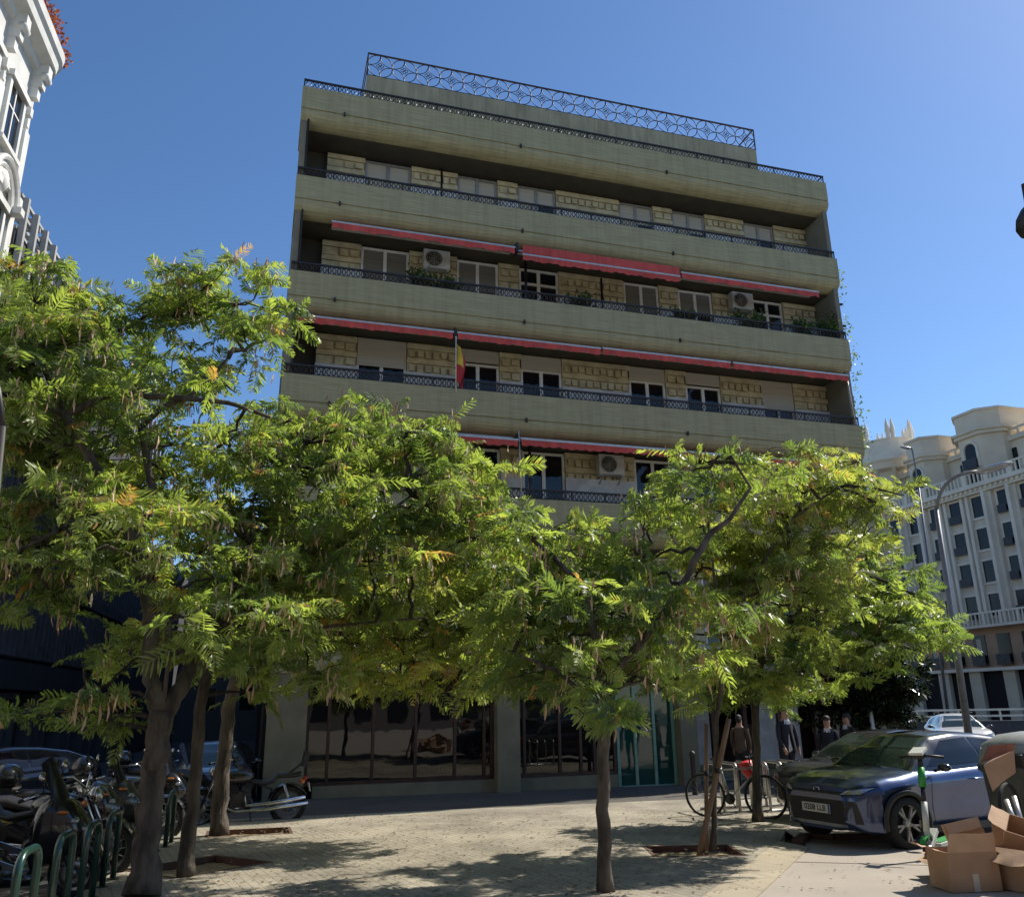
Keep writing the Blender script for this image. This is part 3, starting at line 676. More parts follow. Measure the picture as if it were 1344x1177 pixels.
for k in range(11):
    for r_ in range(3):
        mb = MB(); mb.bx(-4.6+3.1*k, -3.2+3.1*k, -.03, .05, 1.5+3.5*r_, 3.4+3.5*r_); o = mb.build('window', 'modfin', E_)
        mb = MB(); mb.bx(-4.5+3.1*k, -3.3+3.1*k, -.05, -.032, 1.6+3.5*r_, 3.3+3.5*r_); mb.build('pane', 'farglass0', o)
# ================================================================ FAR GRAND BUILDING at the right
M['far'] = pm('grey_stone', (.76, .67, .53), (.64, .56, .44), scale=.6, rough=.9, bump=.1)
M['farwarm'] = pm('warm_stone', (.66, .57, .42), (.56, .48, .35), scale=.6, rough=.9)
M['farorange'] = pm('orange_stone', (.44, .30, .20), (.36, .24, .16), scale=.6, rough=.9)
M['farlight'] = pm('pale_trim', (.80, .73, .61), (.70, .63, .52), scale=.8, rough=.85)
M['farcream'] = pm('cream_pier', (.62, .55, .42), (.53, .47, .36), scale=.8, rough=.85)
M['farglass'] = glass_mat('far_glass', (.02, .02, .022), .12, 1.38)
LD = Vector((.30, -.954, 0)).normalized()        # along the facade, toward the camera
L0 = Vector((35.0, 76.5, 0))
L = frame_empty('grand_building', 'large ornate grey stone building with towers and turret across the road at the right', 'building', L0, LD)
# local x toward camera, +y = left of travel = away... LD rotated +90 is (+.996,.09): away from the street
def lb(mb, x0, x1, y0, y1, z0, z1, mi=0): mb.bx(x0, x1, y0, y1, z0, z1, mi)
LEN = 30
mb = MB(); lb(mb, 0, LEN, 0, 16, 7.2, 18.0); mb.build('wall', 'far', L)
mb = MB(); lb(mb, 0, LEN, 0, 16, 3.9, 7.0); mb.build('lower_wall', 'farorange', L)
mb = MB(); lb(mb, -5, -.02, .6, 16, -1, 18.0); mb.build('corner_wall', 'farwarm', L)
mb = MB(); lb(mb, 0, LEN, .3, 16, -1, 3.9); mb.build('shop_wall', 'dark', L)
mb = MB()
for x in np.arange(0, LEN, 3.3): lb(mb, x-.1, x+1.0, -.05, .3, -1, 3.7)
mb.build('shop_pier', 'farcream', L)
mb = MB(); lb(mb, -.2, LEN, -.35, .3, 3.7, 3.95); lb(mb, -.2, LEN, -.8, .3, 7.0, 7.2); lb(mb, -.2, LEN, -.82, -.7, 8.05, 8.2)
for x in np.arange(0, LEN, 1.6): lb(mb, x-.12, x+.12, -.82, -.68, 7.2, 8.05)
for x in np.arange(0, LEN, .4): lb(mb, x-.05, x+.05, -.79, -.71, 7.2, 8.05)
lb(mb, -5.4, LEN, -.9, .3, 18.0, 18.35); lb(mb, -5.3, LEN, -.6, 0, 17.6, 18.0); lb(mb, -5.4, LEN, -.85, -.7, 19.15, 19.3)
for x in np.arange(-5.3, LEN, 2.2): lb(mb, x-.2, x+.2, -.88, -.66, 18.35, 19.15)
for x in np.arange(-5.3, LEN, .4): lb(mb, x-.06, x+.06, -.82, -.72, 18.35, 19.15)
for x in np.arange(-5.1, LEN, .5): lb(mb, x, x+.22, -.75, -.6, 17.75, 17.99)
mb.build('cornice', 'farlight', L)
# pilasters and windows: bays of 2.35 m, with projecting bow every third
xs = [-3.6]+[1.0+2.35*i for i in range(12)]
mb = MB()
for i, x in enumerate(xs):
    lb(mb, x+.72, x+1.02, -.32, -.0, 7.2, 17.6); lb(mb, x+1.28, x+1.58, -.32, -.0, 7.2, 17.6)
for i in (2, 6, 10): x = xs[i]; lb(mb, x+1.0, x+1.3, -.75, 0, 7.2, 17.6); lb(mb, x-1.35, x-1.05, -.75, 0, 7.2, 17.6)
mb.build('pilaster', 'farlight', L)
for i, x in enumerate(xs[:10]):
    for r_ in range(4):
        z0 = 7.9+2.62*r_; w_ = .42 if i % 3 == 0 else .62; y_ = (.0 if i else .6)
        mb = MB(); lb(mb, x-w_-.14, x+w_+.14, y_-.12, y_-.0, z0-.2, z0-.02); lb(mb, x-w_-.14, x+w_+.14, y_-.14, y_, z0+1.66, z0+1.85)
        lb(mb, x-w_-.14, x-w_, y_-.1, y_, z0-.02, z0+1.66); lb(mb, x+w_, x+w_+.14, y_-.1, y_, z0-.02, z0+1.66)
        o = mb.build('window', 'farlight', L)
        mb = MB(); lb(mb, x-w_, x+w_, y_-.04, y_-.005, z0-.02, z0+1.66); mb.build('pane', 'farglass', o)
        if i % 3 != 2:
            mb = MB(); lb(mb, x-w_, x+w_, y_-.32, y_-.29, z0-.1, z0+.5); lb(mb, x-w_, x+w_, y_-.32, y_-.14, z0-.16, z0-.1); mb.build('balcony', 'darkmetal', o)
    mb = MB(); lb(mb, x-.6, x+.6, -.06, -.0, 4.3, 6.5); o = mb.build('window', 'farglass', L)
    mb = MB(); lb(mb, x-.65, x+.65, -.4, -.36, 4.2, 4.95); lb(mb, x-.65, x+.65, -.4, -.07, 4.12, 4.2); mb.build('balcony', 'darkmetal', o)
    if i % 2 == 0: mb = MB(); lb(mb, x-.25, x+.2, -.075, -.062, 4.9, 6.2); mb.build('curtain', 'blind', o)
# attic storey set back, with two towers
mb = MB(); lb(mb, -2, LEN, 1.6, 14, 18.3, 21.6); lb(mb, -2.2, LEN, 1.3, 1.6, 21.5, 21.9); lb(mb, -2, LEN, 1.35, 1.5, 22.3, 22.5)
for x in np.arange(-2, LEN, .8): lb(mb, x, x+.2, 1.36, 1.48, 21.9, 22.3)
mb.build('attic', 'far', L)
for i, x in enumerate(np.arange(3.6, LEN, 2.35)):
    mb = MB(); lb(mb, x-.5, x+.5, 1.5, 1.6, 18.6, 20.9); mb.build('window', 'farglass', L)
def tower(xc, top, hw, yo=0):
    mb = MB(); oct_ = [(xc-hw, 4), (xc-hw, yo+.9), (xc-hw*.5, yo-.35), (xc+hw*.5, yo-.35), (xc+hw, yo+.9), (xc+hw, 4)]
    oc = lambda k: [(xc+(a-xc)*k, (b_-2)*k+2) for a, b_ in oct_]
    mb.prism(oct_, 18.35, top-2.2); mb.prism(oc(1.12), top-2.2, top-1.9); mb.prism(oc(1.2), top-1.9, top-1.7); mb.prism(oc(1.02), top-1.7, top-.2); mb.prism(oc(1.08), top-.2, top)
    o = mb.build('tower', 'far', L)
    mb = MB(); m_ = Matrix.Translation((xc, yo-.36, 0)); z_ = top-4.6
    po = [(-.55, z_-.2), (.55, z_-.2)]+[(.55*math.cos(PI*j/10), z_+1.3+.55*math.sin(PI*j/10)) for j in range(11)]
    mb.prism(po, -.02, .03, axis='y', mat=m_); w = mb.build('window', 'farglass', o)
    mb = MB(); pts = [(xc+.68, yo-.42, z_-.2)]+[(xc+.68*math.cos(PI*j/12), yo-.42, z_+1.3+.68*math.sin(PI*j/12)) for j in range(13)]+[(xc-.68, yo-.42, z_-.2)]
    mb.tube(pts, .11, 5, smooth=False); mb.build('arch', 'farlight', w)
    mb = MB(); lb(mb, xc-.7, xc+.7, yo-.75, yo-.7, z_-.3, z_+.55); mb.build('balcony', 'darkmetal', w)
    mb = MB(); lb(mb, xc-.45, xc+.45, yo-.40, yo-.365, 18.5, min(19.9, z_-.5)); mb.build('window', 'farglass', o)
tower(4.9, 24.0, 1.7); tower(10.9, 24.5, 2.2); tower(19, 25.5, 2.3)
# corner turret
mb = MB(); tc = (-.4, 1.6); m_ = Matrix.Translation((tc[0], tc[1], 0))
mb.lathe([(2.6, 18.3), (2.6, 19.6), (2.2, 19.7), (2.2, 20.0)], 20, mat=m_, smooth=False)
mb.lathe([(1.3, 20.0), (1.3, 22.6)], 12, mat=m_, smooth=False)
mb.lathe([(1.2, 22.4), (2.2, 22.5), (2.5, 23.0), (2.75, 23.2), (2.75, 23.5), (2.5, 23.55), (2.5, 25.1), (2.6, 25.15), (2.6, 25.3), (.01, 25.3)], 20, mat=m_, smooth=False)
tu = mb.build('turret', 'farlight', L)
mb = MB()
for k in range(8):
    t = 2*PI*k/8+.2; mb.lathe([(.24, 20), (.2, 20.2), (.18, 22.3), (.26, 22.5)], 10, mat=Matrix.Translation((tc[0]+2*math.cos(t), tc[1]+2*math.sin(t), 0)))
mb.build('column', 'farwarm', tu)
for k in range(6):
    t = 2*PI*k/6+.5; mb = MB(); m2 = Matrix.Translation((tc[0]+2.35*math.cos(t), tc[1]+2.35*math.sin(t), 25.3))
    for q in (-.22, .22): mb.lathe([(.2, 0), (.2, .5), (.24, .7), (.17, 1.3), (.03, 1.95)], 8, mat=m2 @ Matrix.Translation((q*math.sin(t), -q*math.cos(t), 0)))
    mb.build('pinnacle', 'farlight', tu)
# opposite building behind the camera: seen only mirrored in the shop windows
X = empty('beige_building', 'beige building mirrored in the shop windows', 'building', (-26, -15, -.2))
mb = MB(); mb.bx(0, 60, -10, 0, 0, 17); mb.build('wall', pm('brown_brick', (.20, .17, .14), (.16, .135, .11)), X)
mb = MB()
for k in range(20):
    for r_ in range(5): mb.bx(1.2+3*k, 2.6+3*k, -.02, .05, 1+3.2*r_, 2.8+3.2*r_)
o = mb.build('window', 'farglass', X); tag(o, kind='stuff')
# guard wall of the underpass
gw = empty('guard_wall', 'dark wall with a pale double rail along the far road', 'wall', at(1150, 930, 42)*1.0)
gw.location.z = 0
mb = MB(); mb.bx(-2, 26, 0, .3, -1.0, .55); mb.bx(-2, 26, -.02, .32, .55, .62); mb.build('base', pm('dark_wall', (.075, .078, .085), (.05, .052, .058)), gw)
mb = MB(); mb.bx(-2, 26, .05, .13, .8, .88); mb.bx(-2, 26, .05, .13, 1.08, 1.17)
for k in range(15): mb.bx(-2+2*k-.04, -2+2*k+.04, .15, .2, .62, 1.16)
mb.build('rail', 'alu', gw)
# ================================================================ TREES
def frond(rng, npair=9, L_=.34, wid=.024, plen=.13, droop=.5):
    """feathery compound leaf in its own frame: rachis along +x, drooping; returns verts, quads"""
    V = []; F = []
    def rp(t): return np.array([L_*t*(1-.12*t), 0, -droop*L_*t*t*.6])
    def quad(a, b, c, d): o = len(V); V.extend([a, b, c, d]); F.append([o, o+1, o+2, o+3])
    for k in range(3):
        a, b = rp(k/3), rp((k+1)/3); q = np.array([0, .0035, 0]); quad(a-q, b-q*.7, b+q*.7, a+q)
    for i in range(npair):
        t = .16+.84*i/(npair-1); base = rp(t); l = plen*math.sin(PI*(.2+.72*t))**.6*(.85+.3*rng.random())
        for s in (-1, 1):
            an = R(68-26*t)+rng.normal()*.08; d = np.array([math.cos(an), s*math.sin(an), 0]); n_ = np.array([-s*math.sin(an), math.cos(an)*1, 0])*wid
            if s < 0: n_ = np.array([math.sin(an), math.cos(an), 0])*wid
            z1 = -.06*l-rng.random()*.12*l; z2 = -.42*l*(.5+rng.random())
            p0 = base; p1 = base+d*l*.5+np.array([0, 0, z1]); p2 = base+d*l+np.array([0, 0, z2])
            tw = np.array([0, 0, .45*wid*rng.normal()])
            quad(p0-n_*.2, p1-n_*.5-tw, p1+n_*.5+tw, p0+n_*.2); quad(p1-n_*.5-tw, p2-n_*.16, p2+n_*.16, p1+n_*.5+tw)
    return np.array(V), np.array(F)
def broadleaf(rng, L_=.15):
    V = []; F = []
    for k in range(7):
        a = 2*PI*k/7+rng.random(); el = -.2+.5*rng.random(); d = np.array([math.cos(a)*math.cos(el), math.sin(a)*math.cos(el), math.sin(el)]); u = np.array([-math.sin(a), math.cos(a), 0])*.3
        o = len(V); p = d*.04; V += [p, p+(d+u)*L_*.5, p+d*L_+np.array([0, 0, -.03]), p+(d-u)*L_*.5]; F.append([o, o+1, o+2, o+3])
    return np.array(V), np.array(F)
DENS = 1.8
FR = [frond(RNG, 8+i % 4, .24+.05*(i % 5), .019+.004*(i % 2), .10+.02*(i % 3), .15+.3*(i % 4)) for i in range(12)]
BR = [broadleaf(RNG) for i in range(6)]
def place(variants, P, A, S, rng, roll=.8, T=None):
    """place leaf variants: P positions, A axis directions, S scale"""
    Vs = []; Fs = []; LV = []; off = 0
    idx = rng.integers(0, len(variants), len(P)); tint = np.clip(T+rng.normal(size=len(P))*.16, 0, .93) if T is not None else rng.random(len(P))*.93; tint[rng.random(len(P)) < .018] = 1
    for vi, (V, F) in enumerate(variants):
        m = idx == vi; n = int(m.sum())
        if not n: continue
        x = A[m]; x = x/np.linalg.norm(x, axis=1)[:, None]; up = np.tile(np.array([0, 0, 1.0]), (n, 1))+rng.normal(size=(n, 3))*roll
        y = np.cross(up, x); y /= np.linalg.norm(y, axis=1)[:, None]; z = np.cross(x, y)
        Rm = np.stack([x, y, z], 2); W = np.einsum('nij,vj->nvi', Rm, V)*S[m][:, None, None]+P[m][:, None, :]
        Vs.append(W.reshape(-1, 3)); Fs.append((F[None]+(np.arange(n)*len(V))[:, None, None]+off).reshape(-1, 4)); off += n*len(V)
        LV.append(np.clip(tint[m][:, None]+rng.normal(size=(n, len(F)))*.04*(tint[m][:, None] < .97), 0, 1).ravel())
    return np.concatenate(Vs), np.concatenate(Fs), np.concatenate(LV)
def bez(a, b, lift, n=5, wob=.04, rng=None):
    m = (a+b)/2+Vector((0, 0, lift)); out = []
    for i in range(n+1):
        t = i/n; p = a*(1-t)**2+m*2*t*(1-t)+b*t*t
        if rng is not None and 0 < i < n: p = p+Vector(rng.normal(size=3)*wob)
        out.append(p)
    return out
def tree(label, base, trunk, limbs, blobs, seed, leaf='leaf', variants=None, pods=0, dens=1.0, group='street trees of the square', leafscale=1.0, name='feathery_tree', cat='tree'):
    """trunk: [(point, radius)], limbs: lists of the same; blobs: (centre, rx, ry, rz, density)"""
    rng = np.random.default_rng(seed); variants = variants or FR
    r = empty(name, label, cat, base, 0, group); b = Vector(base)
    mb = MB(); tw = MB(); nodes = []
    def dense(pl, k=4):
        P = []; Rr = []
        for (p, a), (q, c) in zip(pl[:-1], pl[1:]):
            for i in range(k): t = i/k; P.append(p.lerp(q, t)-b+Vector(rng.normal(size=3)*min(a, c)*.13)); Rr.append((a+(c-a)*t)*(1+rng.normal()*.045))
        P.append(pl[-1][0]-b); Rr.append(pl[-1][1]); return P, Rr
    P, Rr = dense(trunk, 6); Rr[0] *= 1.22; Rr[1] *= 1.08; mb.tube(P, Rr, 14)
    nodes += [p for p in P[len(P)//2:]]
    for l_ in limbs:
        P, Rr = dense(l_, 5); mb.tube(P, Rr, 10); nodes += P[2:]
    LP = []; LA = []; LS = []; PP = []; LT = []; dens = dens*DENS
    for (c, rx, ry, rz, dn) in blobs:
        c = Vector(c)-b; area = PI*rx*rz; nt_ = max(3, int(area*9*dens*dn)); nh = max(2, nt_//5)
        hubs = []
        for i in range(nh):
            d = Vector(rng.normal(size=3)).normalized(); h = c+Vector((d.x*rx, d.y*ry, d.z*rz))*.45
            q = min(nodes, key=lambda n_: (n_-h).length+.25*max(0, n_.z-h.z)*4)
            L_ = (h-q).length; tw.tube(bez(q, h, .12*L_, 6, .03*L_, rng), [.026, .024, .021, .018, .015, .012, .010], 6)
            hubs.append(h)
        nodes += hubs
        for i in range(nt_):
            d = Vector(rng.normal(size=3)).normalized(); d.z = d.z*.9+.12
            t = c+Vector((d.x*rx, d.y*ry, d.z*rz))*(.45+.6*rng.random()**.7)
            h = min(hubs, key=lambda n_: (n_-t).length); L_ = (t-h).length
            pts = bez(h, t, .18*L_, 4, .02, rng); tw.tube(pts, [.009, .007, .006, .005, .003], 4)
            if rng.random() < .1:
                e = t+Vector((rng.normal()*.1, rng.normal()*.1, .15+.25*rng.random())); tw.tube([t, t.lerp(e, .5)+Vector((.03, 0, 0)), e], .003, 3)
            dirh = (t-h); dirh.z *= .3
            if dirh.length < .01: dirh = Vector((1, 0, 0))
            dirh.normalize(); base_a = math.atan2(dirh.y, dirh.x); k = rng.integers(4, 9); tt = rng.random()*.9
            for j in range(k):
                a_ = base_a+(j-(k-1)/2)*2*PI/k*.9+rng.normal()*.2; el = .9*rng.random()-.55
                if j % 3 == 0: el += .4
                LT.append(tt)
                LP.append(t); LA.append((math.cos(a_)*math.cos(el), math.sin(a_)*math.cos(el), math.sin(el))); LS.append(.55+.75*rng.random())
            for p in pts[1:-1]:
                if rng.random() < .6:
                    a_ = rng.random()*2*PI; LP.append(p); LA.append((math.cos(a_), math.sin(a_), rng.normal()*.4)); LS.append(.5+.6*rng.random()); LT.append(tt)
            if rng.random() < pods*(1.6 if d.z > .1 else .5):
                for q in range(rng.integers(3, 12)): PP.append(t+Vector(rng.normal(size=3)*.09)+Vector((0, 0, .02)))
    mb.build('trunk', 'bark', r); o = tw.build('branch', 'twig', r)
    V, F, LV = place(variants, np.array([tuple(p) for p in LP]), np.array(LA), np.array(LS)*leafscale, rng, T=np.array(LT))
    np_mesh('crown', V, F, leaf, r, lv=LV); print('TREE', len(LP), len(F))
    if PP:
        pm_ = MB()
        for p in PP:
            l_ = .10+.09*rng.random(); a_ = rng.random()*PI; w_ = Vector((math.cos(a_), math.sin(a_), 0))*.014; q = Vector((rng.normal()*.02, rng.normal()*.02, -l_))
            cu = Vector((rng.normal()*.012, rng.normal()*.012, 0))
            pm_.add([p-w_*.3, p+w_*.3, p+q*.5+w_+cu, p+q*.5-w_+cu, p+q+w_*.3, p+q-w_*.3], [(0, 1, 2, 3), (3, 2, 4, 5)])
        tag(pm_.build('seed_pods', 'pod', r), kind='stuff')
    return r
def bl_(px, py, y, wpx, hpx, dy=None, dn=1.0):
    y = y+(random.uniform(-.2, 1.5) if y < 20 else 0); k = y*1.08/FPX; return (at(px, py, y), wpx*k*1.22, (dy if dy else max(.8, wpx*k)), hpx*k*1.2, dn*.8)
def tp(px, py, y, r): return (at(px, py, y), r)
b1 = G(-3.70, 9.13, .1)
tree('big feathery tree at the far left with the thickest forked trunk', b1,
     [(b1, .150), tp(196, 1060, 9.15, .125), tp(205, 990, 9.15, .12), tp(213, 935, 9.15, .125)],
     [[tp(213, 935, 9.15, .105), tp(198, 890, 9.15, .085), tp(197, 800, 9.1, .075), tp(180, 720, 9.1, .068), tp(152, 655, 9.1, .06), tp(118, 600, 9.0, .055), tp(86, 545, 9.0, .05)],
      [tp(213, 940, 9.15, .10), tp(240, 900, 9.3, .08), tp(258, 850, 9.5, .07), tp(300, 790, 9.8, .055), tp(330, 720, 10, .04)],
      [tp(86, 545, 9.0, .042), tp(40, 520, 8.9, .035), tp(-40, 505, 8.7, .03)], [tp(86, 545, 9.0, .045), tp(140, 518, 9.1, .04), tp(215, 520, 9.2, .035), tp(300, 528, 9.4, .028), tp(355, 548, 9.6, .02)],
      [tp(185, 560, 9.3, .04), tp(212, 535, 9.3, .032), tp(250, 520, 9.3, .025), tp(300, 470, 9.4, .018)], [tp(180, 720, 9.1, .045), tp(200, 640, 9.2, .042), tp(185, 560, 9.3, .04)],
      [tp(86, 545, 9.0, .035), tp(60, 490, 9.2, .028), tp(40, 430, 9.4, .02)], [tp(150, 655, 9.1, .035), tp(90, 690, 8.8, .028), tp(30, 720, 8.5, .02)],
      [tp(213, 935, 9.15, .03), tp(222, 860, 9.1, .02), tp(225, 780, 9.05, .015)],
      [tp(205, 770, 9.0, .022), tp(170, 728, 8.8, .019), tp(140, 716, 8.7, .017), tp(95, 732, 8.5, .014), tp(50, 742, 8.4, .010)]],
     [bl_(110, 420, 9.0, 90, 35, dn=.9), bl_(-20, 480, 8.8, 80, 80, dn=.9), bl_(260, 590, 8.4, 90, 30, dn=.5), bl_(100, 560, 8.3, 90, 40, dn=.6), bl_(210, 500, 8.7, 110, 40, dn=.5), bl_(30, 410, 9.3, 110, 55, dn=1.0), bl_(70, 480, 9.2, 100, 55), bl_(20, 590, 8.9, 90, 70), bl_(210, 440, 9.4, 100, 45, dn=.45), bl_(290, 400, 9.6, 95, 40, dn=1.3), bl_(240, 375, 9.5, 60, 22, dn=1.2), bl_(335, 445, 9.7, 32, 38, dn=1.0),
      bl_(90, 545, 9.4, 100, 45, dn=.8), bl_(170, 500, 9.8, 90, 40, dn=.6), bl_(60, 690, 9.2, 90, 50, dn=.9), bl_(290, 520, 10.2, 70, 40, dn=.45), bl_(200, 850, 9.6, 80, 35, dn=.7), bl_(130, 610, 9, 110, 50, dn=.85), bl_(270, 640, 9.2, 110, 60, dn=.95), bl_(130, 700, 8.8, 120, 55, dn=.8), bl_(30, 770, 8.3, 90, 55, dn=.9), bl_(250, 760, 9, 110, 60), bl_(310, 830, 9.2, 80, 50), bl_(80, 930, 8.6, 60, 20, dn=.9), bl_(165, 945, 8.8, 40, 28, dn=.8), bl_(150, 850, 9, 70, 30, dn=.5)],
     101, pods=.8)
b2 = G(-3.72, 10.25, .1)
tree('slender feathery tree with a leaning trunk just right of the thick forked one', b2,
     [(b2, .09), tp(252, 1060, 10.3, .075), tp(263, 930, 10.3, .068), tp(285, 830, 10.4, .06)],
     [[tp(285, 830, 10.4, .05), tp(320, 750, 10.5, .045), tp(370, 660, 10.6, .035), tp(400, 580, 10.8, .02)], [tp(285, 830, 10.4, .045), tp(380, 760, 10.4, .035), tp(470, 700, 10.5, .025), tp(540, 650, 10.6, .015)],
      [tp(280, 850, 10.4, .035), tp(360, 830, 10.3, .025), tp(450, 820, 10.2, .018), tp(560, 810, 10.2, .012)]],
     [bl_(405, 572, 10.8, 85, 38, dn=1.0), bl_(500, 580, 10.9, 80, 40), bl_(400, 620, 10.4, 110, 55), bl_(540, 600, 10.8, 55, 45, dn=.9), bl_(600, 600, 11, 45, 40), bl_(500, 660, 10.3, 100, 50), bl_(390, 720, 10, 100, 60), bl_(490, 760, 10.1, 110, 55), bl_(370, 810, 9.8, 90, 50), bl_(380, 900, 9.7, 70, 32, dn=.9), bl_(600, 660, 10.6, 80, 50), bl_(640, 720, 10.4, 70, 45)],
     102, pods=.5)
b3 = G(-4.62, 14.0, .1)
tree('feathery tree behind, its trunk rising beside the parked cruiser motorcycle', b3,
     [(b3, .135), tp(293, 1000, 14, .11), tp(302, 920, 14, .10), tp(325, 840, 14, .085)],
     [[tp(325, 840, 14, .07), tp(400, 760, 13.8, .05), tp(500, 720, 13.6, .035), tp(600, 700, 13.4, .02)], [tp(325, 840, 14, .06), tp(430, 830, 13.6, .04), tp(540, 840, 13.2, .025)], [tp(325, 840, 14, .06), tp(340, 740, 14, .04), tp(360, 650, 14, .02)]],
     [bl_(560, 800, 13.2, 100, 60), bl_(480, 860, 13.2, 90, 40), bl_(570, 890, 13, 80, 30), bl_(420, 800, 13.4, 90, 60), bl_(640, 820, 12.8, 70, 50), bl_(560, 720, 13.2, 90, 50), bl_(300, 700, 13.8, 90, 60, dn=.6), bl_(640, 770, 12.8, 70, 40)],
     103, pods=.15, leaf='leaf2')
b4 = G(.84, 9.0, .1)
tree('young feathery tree with a slim straight trunk in the centre of the square', b4,
     [(b4, .078), tp(791, 1080, 9.0, .064), tp(793, 985, 9.0, .062), tp(791, 925, 9.0, .066)],
     [[tp(791, 925, 9.0, .05), tp(800, 890, 9.0, .045), tp(848, 835, 9.1, .042), tp(893, 775, 9.2, .042), tp(915, 730, 9.2, .04), tp(932, 700, 9.3, .036), tp(957, 682, 9.3, .026)],
      [tp(791, 925, 9.0, .05), tp(785, 850, 9.0, .042), tp(765, 770, 9.1, .035), tp(725, 730, 9.2, .03), tp(690, 700, 9.3, .02)], [tp(957, 682, 9.3, .026), tp(985, 640, 9.4, .018), tp(960, 600, 9.4, .012)],
      [tp(790, 930, 9, .03), tp(730, 880, 8.9, .02), tp(660, 850, 8.9, .012)]],
     [bl_(730, 720, 9.5, 80, 45), bl_(700, 790, 9.2, 75, 50), bl_(810, 740, 9.4, 70, 50), bl_(790, 830, 9, 100, 50), bl_(690, 860, 8.9, 70, 35), bl_(780, 890, 8.8, 90, 28), bl_(880, 880, 9, 60, 38), bl_(870, 690, 9.5, 60, 35, dn=.7), bl_(920, 620, 9.6, 50, 38), bl_(990, 620, 9.7, 60, 35), bl_(900, 820, 9.2, 70, 40), bl_(830, 940, 8.9, 45, 14, dn=.8), bl_(690, 900, 8.8, 40, 16, dn=.8)],
     104, pods=.45, leaf='leaf')
b5 = G(2.47, 11.58, .1)
tree('thin young feathery tree held by two crossed wooden stakes', b5,
     [(b5, .042), tp(938, 1030, 11.6, .034), tp(940, 950, 11.6, .032), tp(950, 870, 11.6, .03)],
     [[tp(950, 870, 11.6, .03), tp(985, 760, 11.6, .025), tp(1040, 680, 11.6, .02), tp(1100, 640, 11.7, .014)], [tp(950, 870, 11.6, .026), tp(940, 780, 11.6, .02), tp(930, 700, 11.6, .014)]],
     [bl_(1040, 635, 11.6, 80, 35), bl_(1120, 640, 11.6, 60, 32), bl_(1175, 657, 11.7, 38, 20, dn=.9), bl_(1130, 690, 11.6, 50, 35, dn=.7), bl_(1010, 700, 11.5, 70, 45), bl_(960, 760, 11.4, 80, 50), bl_(1030, 790, 11.5, 80, 45), bl_(930, 850, 11.4, 70, 40), bl_(940, 690, 11.6, 60, 40)],
     105, pods=.6, leaf='leaf2')
b6 = G(3.9, 14.75, .1)
tree('feathery tree behind the parked bicycle and steel bike rack', b6,
     [(b6, .085), tp(993, 1010, 14.8, .07), tp(992, 925, 14.8, .066), tp(1000, 860, 14.8, .055)],
     [[tp(1000, 860, 14.8, .045), tp(1060, 790, 14.6, .035), tp(1130, 750, 14.4, .028), tp(1200, 780, 14.2, .018)], [tp(1000, 860, 14.8, .045), tp(990, 790, 14.8, .03), tp(1020, 740, 14.8, .02)], [tp(1085, 775, 14.5, .03), tp(1095, 740, 14.5, .022), tp(1125, 700, 14.4, .014)]],
     [bl_(1100, 760, 14.4, 85, 38), bl_(1162, 798, 14.2, 62, 34), bl_(1225, 832, 14.2, 38, 13), bl_(1110, 830, 14.2, 90, 40), bl_(1030, 870, 14.5, 80, 42), bl_(1180, 850, 14, 60, 28), bl_(960, 900, 14.5, 60, 28), bl_(1060, 910, 14.4, 50, 20), bl_(1115, 725, 14.4, 40, 18), bl_(1020, 800, 14.6, 60, 35)],
     106, pods=.08)
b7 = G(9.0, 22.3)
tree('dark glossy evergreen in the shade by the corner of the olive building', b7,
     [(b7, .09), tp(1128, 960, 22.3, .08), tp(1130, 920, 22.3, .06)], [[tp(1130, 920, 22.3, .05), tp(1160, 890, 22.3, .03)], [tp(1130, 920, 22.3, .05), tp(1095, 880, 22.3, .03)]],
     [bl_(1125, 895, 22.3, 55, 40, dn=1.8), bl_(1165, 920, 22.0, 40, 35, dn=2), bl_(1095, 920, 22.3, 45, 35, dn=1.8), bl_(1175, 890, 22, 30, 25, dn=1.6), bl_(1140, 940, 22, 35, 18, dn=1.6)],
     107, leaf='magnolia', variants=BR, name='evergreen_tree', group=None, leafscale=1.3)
tree_pit(*PITS[0], 'rust edged tree pit round the slender leaning trunk at the left')
tree_pit(*PITS[1], 'rust edged tree pit at the foot of the tree by the cruiser motorcycle')
tree_pit(*PITS[2], 'rust edged tree pit under the staked young tree')
for i, (p, q, r0, r1, lab) in enumerate(((at(916, 1126, 11.55), at(957, 942, 11.5), .038, .034, 'pale brown leaning stake of the young tree'), (at(927, 1120, 11.75), at(927, 950, 11.75), .028, .026, 'thin upright stake behind the young tree'))):
    s_ = empty('tree_stake', lab, 'stake', (p.x, p.y, gz(p.x, p.y)+.1), 0, 'stakes of the young tree'); o_ = s_.location
    mb = MB(); p = Vector((p.x, p.y, gz(p.x, p.y)+.0)); mb.tube([p.lerp(q, k/5)-o_+Vector((random.uniform(-.006, .006),)*3) for k in range(6)], [r0+(r1-r0)*k/5 for k in range(6)], 9); mb.build('pole', 'stake', s_)
    mb = MB(); t = .62; c = p.lerp(q, t)-o_; m = Matrix.Translation(c); mb.lathe([(r0+.004, -.03), (r0+.004, .03), (r0-.002, .03), (r0-.002, -.03), (r0+.004, -.03)], 12, mat=m); mb.build('tie', 'rubber', s_)
